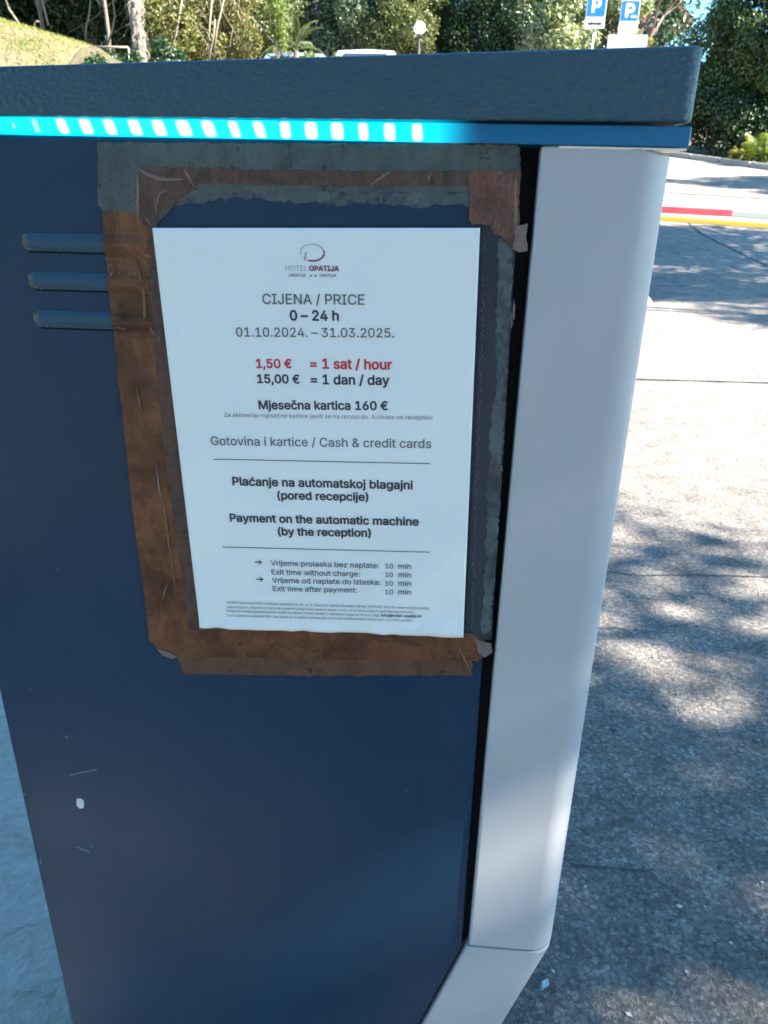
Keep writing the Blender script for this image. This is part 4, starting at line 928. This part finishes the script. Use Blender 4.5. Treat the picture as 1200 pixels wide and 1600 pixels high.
shade((-3.6, -6.5), 3.6, (2.6, 1.6, 3.0), 84, 'added unseen tree blocking sky light behind the camera, left one', 26000, 70, (.5, .85), .16, .3)  # unseen trees added behind the camera to dim sky light and panel reflections
shade((0.4, -7.0), 3.6, (2.6, 1.6, 3.0), 85, 'added unseen tree blocking sky light behind the camera, middle one', 26000, 70, (.5, .85), .16, .3)
shade((4.6, -6.5), 3.6, (2.6, 1.6, 3.0), 86, 'added unseen tree blocking sky light behind the camera, right one', 26000, 70, (.5, .85), .16, .3)
shade((-1.2, -4.0), 5.4, (2.4, 1.3, .9), 87, 'added unseen tree whose canopy dims the sky over the terminal', 8000, 26, (.5, .8), .15, .3)  # unseen crown added overhead to cut sky light on the terminal
# palm with trunk in view
px0 = -6.4765; pz0 = gz(px0, 17.5)
palm = empty('palm_tree', (px0, 17.5, pz0 - .1), 0, 'palm tree with rough fibrous trunk beside the grass bank', 'palm')
bm = bmesh.new(); rnd = random.Random(3); H = 5.6; nr = 60; seg = 14; rings = []
for k in range(nr):
    z = H * k / (nr - 1); r = (.14 + (.05 if z > 2.3 else 0) * sst(2.3, 3.2, z)) * (1 + (.10 if k % 2 else -.04))
    rings.append([bm.verts.new((math.cos(2 * math.pi * i / seg) * r * rnd.uniform(.92, 1.1), math.sin(2 * math.pi * i / seg) * r * rnd.uniform(.92, 1.1), z + rnd.uniform(-.02, .02))) for i in range(seg)])
for a, b in zip(rings, rings[1:]):
    for i in range(seg): bm.faces.new((a[i], a[(i + 1) % seg], b[(i + 1) % seg], b[i]))
me = bpy.data.meshes.new('trunk'); bm.to_mesh(me); bm.free(); link('trunk', me, M_palm, palm)
bm = bmesh.new()
for i in range(260):
    a = rnd.uniform(0, 2 * math.pi); z = rnd.uniform(.4, H); r = .15 + (.05 if z > 2.6 else 0)
    p = Vector((math.cos(a) * r, math.sin(a) * r, z)); l_ = rnd.uniform(.1, .32)
    tube(bm, [p, p + Vector((math.cos(a) * .06, math.sin(a) * .06, -l_ * .4)), p + Vector((math.cos(a + .3) * .05 , math.sin(a) * .05, -l_))], [.008, .006, .003], 4)
me = bpy.data.meshes.new('trunk_fibres'); bm.to_mesh(me); bm.free(); tag(link('trunk_fibres', me, M_stem, palm), kind='stuff')
def frond_mesh(L, droop, nl=26, w=.45, seed=0, lw=.018):
    rnd = random.Random(seed); V = []; pts = []
    for k in range(nl + 1):
        t = k / nl; pts.append(Vector((L * t * (1 - .15 * t), 0, L * (.35 * t - droop * t * t))))
    bm = bmesh.new(); tube(bm, pts, [.015 * (1 - .8 * k / nl) for k in range(nl + 1)], 4)
    for k in range(3, nl):
        d = (pts[k + 1] - pts[k]).normalized(); t = k / nl; ll = w * math.sin(math.pi * min(1, .15 + t * .85)) ** .6
        for s in (-1, 1):
            side_ = Vector((.55, s, -.35 - rnd.uniform(0, .3))).normalized()
            a = pts[k]; b = a + side_ * ll; m_ = a.lerp(b, .5) + Vector((0, 0, .02)); off = Vector((lw, 0, 0))
            vs_ = [bm.verts.new(q) for q in (a - off * .3, m_ - off, b, m_ + off, a + off * .3)]
            bm.faces.new(vs_)
    me = bpy.data.meshes.new('frond'); bm.to_mesh(me); bm.free(); return me
fm = frond_mesh(2.4, .55, seed=1); fm.materials.append(LM['sunny'][1])
for i in range(22):
    o = bpy.data.objects.new('frond', fm); COL.objects.link(o); o.parent = palm; o.location = (0, 0, H + .05)
    o.rotation_euler = (0, rnd.uniform(-.9, .5), 2 * math.pi * i / 22 + rnd.uniform(-.1, .1))
# small palm between the bushes, and one at the right kerb
def small_palm(x, y, label, kind, L, n, seed, z0=.35, dr=.5, lo=-1.0, hi=-.1, group=None, w=.35):
    r = empty('young_palm', (x, y, gz(x, y)), 0, label, 'palm', group); rnd = random.Random(seed)
    me = frond_mesh(L, dr, 20, w, seed, .014); me.materials.append(LM[kind][0])
    for i in range(n):
        o = bpy.data.objects.new('frond', me); COL.objects.link(o); o.parent = r; o.location = (0, 0, z0)
        o.rotation_euler = (0, rnd.uniform(lo, hi), 2 * math.pi * i / n + rnd.uniform(-.25, .25)); s_ = rnd.uniform(.8, 1.15); o.scale = (s_, s_, s_)
    bm = bmesh.new(); tube(bm, [(0, 0, -.05), (0, 0, z0)], [.05, .06], 8); me2 = bpy.data.meshes.new('trunk'); bm.to_mesh(me2); bm.free(); link('trunk', me2, M_bark, r)
    return r
small_palm(-3.5486, 19.5, 'young palm with arching yellow green fronds beside the lime bush', 'olive', .95, 9, 2, z0=1.35, dr=.75, lo=-1.3, hi=-.2, w=.2)
kx = (7.5479, 20.4728, 1.6525)
small_palm(kx[0] + .25, kx[1] + .5, 'small bright palm seedling at the kerb under the large evergreen tree', 'lime', .8, 11, 3, z0=.15, dr=.35)
for i, (u_, hh_, lab) in enumerate((((7.2686, 21.2760, 1.7487), .55, 'slender weed on the kerb under the large evergreen tree'), ((7.4835, 20.8771, 1.7012), .38, 'low leafy weed between the slender weed and the palm seedling'), ((7.7883, 20.5135, 1.6575), .55, 'bushy green weed at the right end of the kerb'))):
    plant('weed', (u_[0] + .05, u_[1] + .35), lab, 'weed', 'gold' if i != 2 else 'lime', (.18, .15, hh_ * .45), hh_ * .5, 8, (.06, .12), 700, .07, 90 + i, .008, stems=3)

# thin pale leaning stems before the dark hollow
def stem(name, p, label, r=.02):
    b0_ = Vector(p[0]); o = empty(name, b0_, 0, label, 'branch')
    bm = bmesh.new(); tube(bm, [Vector(q) for q in p], [r * (1 - .4 * k / len(p)) for k in range(len(p))], 6)
    world_part('stem', bm, M_stem, o, smooth=True); return o
stem('bare_branch', [(-8.7126, 17.0000, 3.8612), (-8.8023, 17.0000, 4.0378), (-8.9179, 17.0000, 4.2128), (-8.9567, 17.0000, 4.3651), (-8.9568, 17.0000, 4.5808)], 'thin pale leaning branch at the far left above the grass', .028)
stem('bare_branch', [(-8.6074, 18.0000, 4.0892), (-8.6358, 18.0000, 4.2636), (-8.6537, 18.0000, 4.4136), (-8.6733, 18.0000, 4.5512), (-8.6500, 18.0000, 4.7786)], 'thin pale branch hanging down in the dark hollow, second from the left', .026)
stem('bare_branch', [(-8.2116, 16.5000, 3.7972), (-8.1841, 16.5000, 3.8835), (-8.1380, 16.5000, 3.9267), (-8.0878, 16.5000, 3.9163)], 'short hooked twig rising from the top of the grass bank', .02)
stem('bare_branch', [(-7.8265, 18.0000, 3.8366), (-7.7797, 18.0000, 4.0716), (-7.6963, 18.0000, 4.2694), (-7.6448, 18.0000, 4.4422), (-7.5843, 18.0000, 4.7830)], 'thin dim stem in the dark hollow left of the palm trunk', .02)
stem('bare_branch', [(-7.2986, 17.8000, 3.6711), (-7.1308, 17.8000, 4.0097), (-7.0471, 17.8000, 4.2395), (-7.0602, 17.8000, 4.4661), (-7.0459, 17.8000, 4.6903)], 'thin pale stem just left of the palm trunk', .022)
rnd = random.Random(12)
for i, (u0, v0_, u1) in enumerate((((-5.9385, 17.6000, 3.3758), (-5.6959, 17.6000, 3.9316), (-5.5023, 17.6000, 4.6034)), ((-5.2830, 18.0000, 3.4678), (-5.1412, 18.0000, 3.8812), (-5.0016, 18.0000, 4.6819)), ((-5.1421, 17.9000, 3.4683), (-4.9990, 17.9000, 3.9254), (-4.9517, 17.9000, 4.2125)), ((-5.0572, 18.0000, 3.5056), (-4.9675, 18.0000, 3.9988), (-4.7313, 18.0000, 4.6831)), ((-5.8610, 17.7000, 3.3890), (-5.7447, 17.7000, 4.0607), (-5.8546, 17.7000, 4.6208)))):
    stem('bare_branch', [u0, v0_, u1], ['pale dry stem standing in the left of the vine thicket', 'leftmost of the three pale stems close together in the vine thicket', 'middle of the three pale stems close together in the vine thicket', 'rightmost of the three pale stems close together in the vine thicket', 'pale dry stem crossing behind the leftmost one of the vine thicket'][i], .022 if i != 4 else .014)
# tangle of vine stems
bm = bmesh.new()
cx, cy = -5.5914, 18.2
for i in range(90):
    x = cx + rnd.uniform(-1.35, 1.35); y = cy + rnd.uniform(-.35, .3); z = gz(x, y) + rnd.uniform(1.2, 3.2); L = rnd.uniform(.5, 1.6)
    a = rnd.uniform(-1.1, 1.1); p = Vector((x, y, z)); q = p + Vector((math.sin(a) * L, rnd.uniform(-.2, .2), -math.cos(a) * L)); m_ = p.lerp(q, .5) + Vector((rnd.uniform(-.25, .25), rnd.uniform(-.1, .1), rnd.uniform(-.2, .1)))
    tube(bm, [p, p.lerp(m_, .5) + Vector((0, 0, .04)), m_, q], [.007, .006, .005, .003], 4)
o = world_part('dry_vines', bm, M_stem); tag(o, kind='stuff')

# bare reddish tree
bx = 6.2513
bt = empty('bare_tree', (bx, 27.5, gz(bx, 27.5)), 0, 'bare reddish brown tree with fine twigs right of the parking signs', 'tree')
bm = bmesh.new(); rnd = random.Random(8)
def grow(p, d, L, r, lvl):
    q = p + d * L; m_ = p.lerp(q, .5) + Vector((rnd.uniform(-1, 1), rnd.uniform(-1, 1), 0)) * L * .06
    tube(bm, [p, m_, q], [r, r * .85, r * .7], 6 if lvl < 2 else 4)
    if lvl >= 5: return
    for i in range(3 if lvl < 4 else 4):
        nd = (d + Vector((rnd.uniform(-1, 1), rnd.uniform(-1, 1), rnd.uniform(-.3, .7))) * .75).normalized()
        grow(q, nd, L * rnd.uniform(.55, .8), r * .62, lvl + 1)
grow(Vector((0, 0, 0)), Vector((-.05, 0, 1)), 1.7, .12, 0); 
grow(Vector((-.1, 0, .8)), Vector((-.45, 0, .9)).normalized(), 1.2, .07, 1)
me = bpy.data.meshes.new('branches'); bm.to_mesh(me); bm.free(); link('branches', me, M_twig, bt)

# ------------------------------------------------------------------ house far behind the bare tree
M_wall = mat('house_wall', (0.72, 0.70, 0.66), 0.8); M_tile = mat('roof_tiles', (0.17, 0.09, 0.07), 0.8); M_glass = mat('window_glass', (0.03, 0.04, 0.05), 0.08)
v = coord(M_tile); bump(M_tile, voro(M_tile, v, 6).outputs['Distance'], .6, .05)
HY = 48; hx = 11.0530; hz = 4.0
house = empty('house', (hx, HY + 3, hz - 1), 0, 'white house with brown tiled roof far behind the bare tree', 'house')
eL, eR, ez_ = hx - 4.0, 11.4498, 9.5066
bm = bmesh.new(); box(bm, ((eL + eR) / 2, HY + 3, (hz - 1 + ez_) / 2 - .2), (eR - eL, 6, ez_ - hz + .8)); world_part('wall', bm, M_wall, house)
ap = ((eL + eR) / 2, ez_ + 2.6)
bm = prism([(eL - .8, ez_ - .35), ap, (eR + 1.0, ez_ - .35), (eR + .9, ez_ - .6), (ap[0], ap[1] - .3), (eL - .7, ez_ - .6)], HY - .8, HY + 6.8); rf = world_part('roof', bm, M_tile, house)
bm = prism([(eL, ez_ - .3), (ap[0], ap[1] - .35), (eR, ez_ - .3)], HY, HY + 5.9); world_part('gable', bm, M_wall, house)
for wx in (eL + 1.2, eR - 1.5):
    bm = bmesh.new(); box(bm, (wx, HY - .03, ez_ - 1.2), (.9, .08, 1.2)); wi = world_part('window', bm, M_tile, house)
    bm = bmesh.new(); box(bm, (wx, HY - .06, ez_ - 1.2), (.76, .06, 1.06)); world_part('pane', bm, M_glass, wi)

# ------------------------------------------------------------------ parking signs, board, globe lamp
M_blue = mat('sign_blue', (0.006, 0.13, 0.50), 0.4); M_sw = mat('sign_white', (0.80, 0.80, 0.80), 0.45); M_pole = mat('galvanised', (0.36, 0.37, 0.38), 0.45, 0.6); M_bd = mat('board_grey', (0.40, 0.40, 0.38), 0.6); M_sk = mat('sign_black', (0.02, 0.02, 0.025), 0.5)
M_spink = mat('sign_faded_red', (0.62, 0.33, 0.31), 0.6)
def plate(parent, name, mt, cx, y, cz, w, h, th=.012, bev=.012):
    bm = bmesh.new(); box(bm, (cx, y, cz), (w, th, h))
    bevel(bm, min(bev, w * .2), 3, [e for e in bm.edges if abs(e.verts[0].co.y - e.verts[1].co.y) > th * .5])
    return world_part(name, bm, mt, parent)
def flat(parent, name, pts, mt, y):
    bm = prism(pts, y, y + .004); return world_part(name, bm, mt, parent)
def sign(SY, uc, vtop, vbl, vwt, W_, label, arrow, base_v):
    x, zt, zb, zw = uc, vtop, vbl, vwt
    gz_ = gz(x, SY)
    r = empty('parking_sign', (x, SY + .05, gz_), 0, label, 'sign', None)
    bm = bmesh.new(); tube(bm, [(x, SY + .05, gz_), (x, SY + .05, zt + .05)], .03, 10); world_part('post', bm, M_pole, r, smooth=True)
    b = plate(r, 'sign_plate', M_sw, x, SY, (zt + zb) / 2, W_, zt - zb)
    plate(b, 'blue_field', M_blue, x, SY - .008, (zt + zb) / 2, W_ * .92, (zt - zb) - W_ * .08, .006)
    me = letters('P', .035, 4); xs_ = [q.co.x for q in me.vertices]; zs_ = [q.co.y for q in me.vertices]
    hgt = (zt - zb) * (.66 if not arrow else .68); s_ = hgt / (max(zs_) - min(zs_)); x0 = (min(xs_) + max(xs_)) / 2
    bz = zb + (zt - zb) * (.20 if not arrow else .17)
    for q in me.vertices: q.co = ((q.co.x - x0) * s_ * 1.0 + x, SY - .0125 - q.co.z * .0004, bz + (q.co.y - min(zs_)) * s_)
    me.transform(Matrix.Translation(-Vector((x, SY + .05, gz_)))); link('letter', me, M_sw, r)
    lw = zb - zw
    s2 = plate(r, 'lower_plate', M_sw, x, SY, (zb + zw) / 2 - .004, W_, lw - .01)
    return r, x, zb, zw
SY = 20.0
zt2, zb2, zw2 = 4.9837, 4.5769, 4.3242; x2 = 3.9355; W2 = 4.1468 - 3.7311
r2_, _, _, _ = sign(20.0, x2, zt2, zb2, zw2, W2, 'right blue parking sign with a small white double arrow, standing above the grey board', True, 0)
ax0, ax1, az_ = x2 + .02, x2 + W2 * .40, zb2 + .09
flat(r2_, 'arrow_mark', [(ax0, az_), (ax0 + .05, az_ + .035), (ax0 + .05, az_ + .016), (ax1 - .05, az_ + .016), (ax1 - .05, az_ + .035), (ax1, az_), (ax1 - .05, az_ - .035), (ax1 - .05, az_ - .016), (ax0 + .05, az_ - .016), (ax0 + .05, az_ - .035)], M_sw, 19.985)
flat(r2_, 'text_bar', [(x2 - .15, zw2 + .21), (x2 + .12, zw2 + .20), (x2 + .12, zw2 + .175), (x2 - .15, zw2 + .185)], M_spink, 19.988)
zt1, zb1, zw1 = 5.0762, 4.6517, 4.4363; x1_ = 3.1858; W1 = 3.4050 - 2.9663
r1_, _, _, _ = sign(20.0, x1_, zt1, zb1, zw1, W1, 'left blue parking sign with a black car symbol on its white lower plate', False, 0)
cz_ = (zb1 + zw1) / 2 - .02; k_ = .165
car = [(-1, -.10), (-.98, .18), (-.62, .26), (-.35, .56), (.35, .58), (.68, .28), (.98, .20), (1, -.10), (.74, -.12), (.66, -.30), (.52, -.30), (.44, -.12), (-.44, -.12), (-.52, -.30), (-.66, -.30), (-.74, -.12)]
flat(r1_, 'car_symbol', [(x1_ + a * k_, cz_ + b * k_ * .62) for a, b in car], M_sk, 19.988)
flat(r1_, 'car_symbol_window', [(x1_ + a * k_, cz_ + b * k_ * .62) for a, b in ((-.42, .27), (-.24, .47), (.28, .48), (.50, .27))], M_sw, 19.984)
bxa, bxb, bza, bzb = 3.4532, 4.3182, 4.2624, 3.7458
gb = gz((bxa + bxb) / 2, 19.6)
board = empty('information_board', ((bxa + bxb) / 2, 19.66, gb), 0, 'plain grey board below the right parking sign, just above the lid', 'board')
plate(board, 'panel', M_bd, (bxa + bxb) / 2, 19.6, (bza + bzb) / 2, bxb - bxa, bza - bzb, .03)
for xx in (bxa + .1, bxb - .1):
    bm = bmesh.new(); tube(bm, [(xx, 19.65, gb), (xx, 19.65, bza - .05)], .025, 8); world_part('post', bm, M_pole, board, smooth=True)
lx, lz_ = -0.8434, 4.7299
lamp = empty('globe_lamp', (lx, 22.0, gz(lx, 22)), 0, 'white globe street lamp on a thin dark post in front of the trees', 'lamp')
bm = bmesh.new(); bmesh.ops.create_uvsphere(bm, u_segments=24, v_segments=16, radius=.15, matrix=Matrix.Translation((lx, 22.0, lz_)))
world_part('globe', bm, mat('globe_white', (0.86, 0.86, 0.84), 0.3, **{'Subsurface Weight': .0}), lamp, smooth=True)
bm = bmesh.new(); tube(bm, [(lx, 22, gz(lx, 22)), (lx, 22, lz_ - .17)], [.035, .025], 10); tube(bm, [(lx, 22, lz_ - .19), (lx, 22, lz_ - .12)], [.06, .075], 12); world_part('post', bm, mat('post_dark', (.03, .035, .03), .5), lamp, smooth=True)

# ------------------------------------------------------------------ parked cars whose roofs show over the lid
def make_car(x, y, paint, label, ztop):
    z = ztop - 1.46
    r = empty('parked_car', (x, y, z), 0, label, 'car', 'cars parked beyond the road')
    mp_ = mat('car_paint', paint, .25, .2); ti = mat('tyre', (.02, .02, .02), .8)
    prof = [(-2.0, .35), (-2.05, .75), (-1.9, .95), (-1.55, 1.40), (-1.2, 1.45), (.3, 1.43), (1.0, 1.0), (1.9, .85), (2.05, .6), (2.0, .3)]
    bm = bmesh.new(); rows_ = []
    for s, k in ((-.86, 0), (-.80, 1), (0, 2), (.80, 1), (.86, 0)):
        rows_.append([bm.verts.new((x + s * (1 - (.2 if (k == 1 and pz > 1.0) else .22 if (k == 0 and pz > 1.0) else 0)), y + py, z + pz + (.03 if k == 2 and pz > 1.3 else 0) - (.04 if k == 0 and pz > 1.3 else 0))) for py, pz in prof])
    for a, b in zip(rows_, rows_[1:]):
        for i in range(len(prof)): 
            j = (i + 1) % len(prof); bm.faces.new((a[i], a[j], b[j], b[i]))
    bm.faces.new(rows_[0]); bm.faces.new(rows_[-1][::-1]); bmesh.ops.recalc_face_normals(bm, faces=bm.faces)
    world_part('body', bm, mp_, r, smooth=False)
    bm = prism([(x - .58, z + 1.02), (x + .58, z + 1.02), (x + .50, z + 1.34), (x - .50, z + 1.34)], y - 1.93, y - 1.55)
    for q in bm.verts: q.co.y = (y - 1.86 if q.co.z < z + 1.2 else y - 1.64) + (.03 if q.co.y > y - 1.7 else -.012)
    world_part('rear_window', bm, M_glass, r)
    for sx_ in (-.86, .86):
        for sy_ in (-1.3, 1.3):
            bm = bmesh.new(); bmesh.ops.create_cone(bm, cap_ends=True, segments=20, radius1=.31, radius2=.31, depth=.2, matrix=Matrix.Translation((x + sx_ * .93, y + sy_, z + .31)) @ Matrix.Rotation(math.pi / 2, 4, 'Y')); world_part('wheel', bm, ti, r)
    return r
make_car(-2.0043, 21.6, (.62, .66, .70), 'white parked car whose roof shows above the lid left of the globe lamp', 4.0197)
make_car(-3.6462, 21.3, (.28, .36, .42), 'pale blue parked car whose roof shows above the lid by the lime bush', 3.9058)
for i, (u_, w_) in enumerate((((-3.0909, 19.0000, 3.7514), .35), ((-2.6024, 19.0000, 3.7558), .28))):
    g_ = gz(u_[0], u_[1]); hgt = u_[2] - g_ + .1
    plant('shrub', (u_[0], u_[1]), ['small yellow green plant top above the lid between the parked cars, left one', 'small yellow green plant top above the lid between the parked cars, right one'][i], 'plant', 'lime', (w_, .25, hgt * .4), hgt * .6, 10, (.12, .2), 3500, .06, 70 + i, .02, stems=3)

# ------------------------------------------------------------------ grass bank at the left
gA = Vector((-8.0851, 15.0000, 3.7091)); gB = Vector((-6.4297, 15.0000, 3.2974)); gC = Vector((-7.4054, 15.0000, 3.5174))
bx0, bx1 = gA.x, gB.x
def bank_z(x, y):
    t = (x - bx1) / (bx0 - bx1)          # 0 at the low right end, 1 at the frame edge
    top = gB.z + (gA.z - gB.z) * min(t, 2.2) if t > 0 else gB.z - (-t) * 3.0
    g0 = gz(x, y); s_ = sst(11.0, 15.0, y)
    if y > 15: top = top - 0.10 * (y - 15)
    return max(g0 - .03, g0 + (top - g0) * s_)
bxs = [bx1 - 9 + i * .3 for i in range(0, 31)] + [bx1 + .05]; bys = [10.8 + .25 * i for i in range(0, 36)]
M_grass = mat('bank_soil_grass', (.2, .2, .08), .9)
v = coord(M_grass)
gn = noise(M_grass, v, 1.4, 5, .6)
nodes(M_grass)[1].new(ramp(M_grass, gn, [(0.33, (0.07, 0.09, 0.02)), (0.45, (0.15, 0.12, 0.06)), (0.65, (0.21, 0.16, 0.10))]), nodes(M_grass)[2].inputs['Base Color'])
bump(M_grass, noise(M_grass, v, 24, 6, .7), .8, .05)
sheet('grass_bank', bxs, bys, M_grass, 0, zf=bank_z)
bm = bmesh.new(); wy = [11.0 + .35 * i for i in range(25)]; rr_ = random.Random(6)
A1 = [bm.verts.new((bx1 + .06 + rr_.uniform(-.03, .03), y, bank_z(bx1, y) + .01)) for y in wy]; A2 = [bm.verts.new((bx1 + .12 + rr_.uniform(-.06, .06), y, (bank_z(bx1, y) + gz(bx1, y)) / 2)) for y in wy]
A3 = [bm.verts.new((bx1 + .2, y, gz(bx1, y) - .15)) for y in wy]; A0 = [bm.verts.new((bx1 - .12, y, bank_z(bx1, y) - .02)) for y in wy]; A4 = [bm.verts.new((bx1 - .12, y, gz(bx1, y) - .15)) for y in wy]
for P_, Q_ in ((A0, A1), (A1, A2), (A2, A3), (A3, A4)):
    for i in range(len(wy) - 1): bm.faces.new((P_[i], P_[i + 1], Q_[i + 1], Q_[i]))
for i_ in (0, -1): bm.faces.new([q[i_] for q in (A0, A1, A2, A3, A4)])
bmesh.ops.recalc_face_normals(bm, faces=bm.faces)
tag(world_part('retaining_wall', bm, M_soil), 'earthy stone wall face closing the right end of the grass bank', 'wall')
for i, (uu, yy, hh_) in enumerate(((0.42, 14.3, 2.15), (0.70, 15.2, 2.1), (1.0, 16.2, 2.0))):
    plant('shrub', (bx1 + uu, yy), ['low leafy bush against the wall end of the grass bank, nearest one', 'low leafy bush against the wall end of the grass bank, middle one', 'low leafy bush against the wall end of the grass bank, nearest the palm'][i], 'shrub', 'dark', (.30, .4, hh_ * .40), hh_ * .5, 24, (.14, .24), 9000, .07, 97 + i, .02, stems=3, weights=(.35, .35, .3))
rng = np.random.default_rng(77); n = 42000
bx_ = rng.uniform(bx1 - 5.5, bx1, n); by_ = rng.uniform(12.0, 17.5, n)
bz_ = np.array([bank_z(a, b) for a, b in zip(bx_, by_)]); hh = rng.uniform(.015, .06, n)
ang = rng.uniform(0, 2 * np.pi, n); ln = rng.normal(0, .03, (n, 2)); wdt = .006
V = np.zeros((n, 4, 3)); p = np.stack([bx_, by_, bz_], 1); wv_ = np.stack([np.cos(ang) * wdt, np.sin(ang) * wdt, np.zeros(n)], 1)
V[:, 0] = p - wv_; V[:, 1] = p + wv_; V[:, 2] = p + np.concatenate([ln, hh[:, None]], 1); V[:, 3] = p + np.concatenate([ln * .5, hh[:, None] * .5], 1) - wv_ * .8
gl_ = leaf_obj('grass', V.reshape(-1, 3), [leaf_material('grass_green', (.07, .11, .02), .25, .6), leaf_material('grass_dry', (.26, .22, .09), .25, .7), leaf_material('grass_lime', (.22, .25, .04), .25, .6)], None, rng, (.3, .35, .35)); tag(gl_, kind='stuff')
# thin handrail by the palm
bm = bmesh.new(); hp, hq = Vector((-7.1243, 16.5000, 3.5019)), Vector((-6.3471, 16.5000, 3.4976)); g1 = gz(hp.x, 16.5)
rail = empty('handrail', (hq.x, 16.5, g1), 0, 'thin pale rail between the grass bank and the palm trunk', 'rail')
tube(bm, [hp, hq], .022, 8); world_part('rail', bm, M_stem, rail, smooth=True)
for q in (hp, hq):
    bm = bmesh.new(); tube(bm, [(q.x, 16.52, gz(q.x, 16.5)), (q.x, 16.52, q.z)], .02, 8); world_part('post', bm, M_pole, rail, smooth=True)
plant('shrub', (-6.9786, 17.0), 'low spotty bush under the rail left of the palm trunk', 'shrub', 'dark', (.62, .3, .62), .85, 26, (.2, .3), 12000, .08, 95, .03, stems=3, weights=(.5, .2, .3))

# ------------------------------------------------------------------ loose grit and debris on the asphalt
rng = np.random.default_rng(21); bm = bmesh.new(); rnd = random.Random(21)
ico = bmesh.new(); bmesh.ops.create_icosphere(ico, subdivisions=1, radius=1.0); iv = [q.co.copy() for q in ico.verts]; ifc = [[q.index for q in f.verts] for f in ico.faces]; ico.free()
VV = []; FF = []; MI = []
for i in range(2600):
    x = rnd.uniform(0.1, 2.6); y = 0.12 + rnd.random() ** 1.5 * 4.5; s_ = rnd.uniform(.0008, .0028) * (1.0 if rnd.random() < .93 else 1.9)
    b_ = len(VV); sx_, sy_, sz_ = rnd.uniform(.7, 1.3), rnd.uniform(.7, 1.3), rnd.uniform(.4, .8); a = rnd.uniform(0, 6.28); ca, sa = math.cos(a), math.sin(a)
    for q in iv:
        X, Y, Z = q.x * sx_ * s_, q.y * sy_ * s_, q.z * sz_ * s_
        VV.append((x + X * ca - Y * sa, y + X * sa + Y * ca, .0015 + s_ * .4 + Z))
    for f in ifc: FF.append([b_ + k for k in f])
    MI += [rnd.choice((0, 0, 1))] * len(ifc)
me = bpy.data.meshes.new('grit'); me.from_pydata(VV, [], FF); me.materials.append(mat('grit_grey', (.24, .24, .23), .8)); me.materials.append(mat('grit_pale', (.5, .49, .46), .8))
me.polygons.foreach_set('material_index', MI)
g_ = bpy.data.objects.new('grit', me); COL.objects.link(g_); tag(g_, kind='stuff')
M_dry = mat('dry_leaf', (.55, .53, .48), .6)
def debris(p, s_, rz, label, cat='leaf', name='dry_leaf', mt=M_dry):
    bm = bmesh.new(); n = 7
    up = [(math.sin(math.pi * t / n) * .26 * (1 + .15 * math.sin(t * 2.1)), t / n) for t in range(n + 1)]
    L = [bm.verts.new((a * s_, (b - .5) * s_, .004 + .10 * s_ * a * 2)) for a, b in up]; C = [bm.verts.new((0, (b - .5) * s_, .003 + .06 * s_ * math.sin(b * 3))) for a, b in up]; Rr = [bm.verts.new((-a * s_, (b - .5) * s_, .005 + .16 * s_ * a * 2)) for a, b in up]
    for k in range(n):
        for P_, Q_ in ((L, C), (C, Rr)):
            try: bm.faces.new((P_[k], Q_[k], Q_[k + 1], P_[k + 1]))
            except ValueError: pass
    tube(bm, [(0, s_ * .45, .004), (s_ * .1, s_ * .75, .006)], s_ * .02, 4)
    bmesh.ops.transform(bm, matrix=Matrix.Translation(p) @ Matrix.Rotation(rz, 4, 'Z'), verts=bm.verts)
    tag(world_part(name, bm, mt), label, cat)
debris((0.2963, 0.3316, -0.0007), .022, 2.6, 'small pale dry leaf on the asphalt beside the sloping lower cover')
debris((0.4201, 0.2953, -0.0034), .014, 1.0, 'tiny pale leaf scrap on the asphalt near the bottom edge')
debris((0.3113, 0.3545, -0.0005), .010, .4, 'tiny leaf crumb on the asphalt just above the small pale dry leaf')
debris((0.5292, 0.3745, -0.0020), .010, .2, 'tiny pale leaf scrap on the asphalt at the lower right')
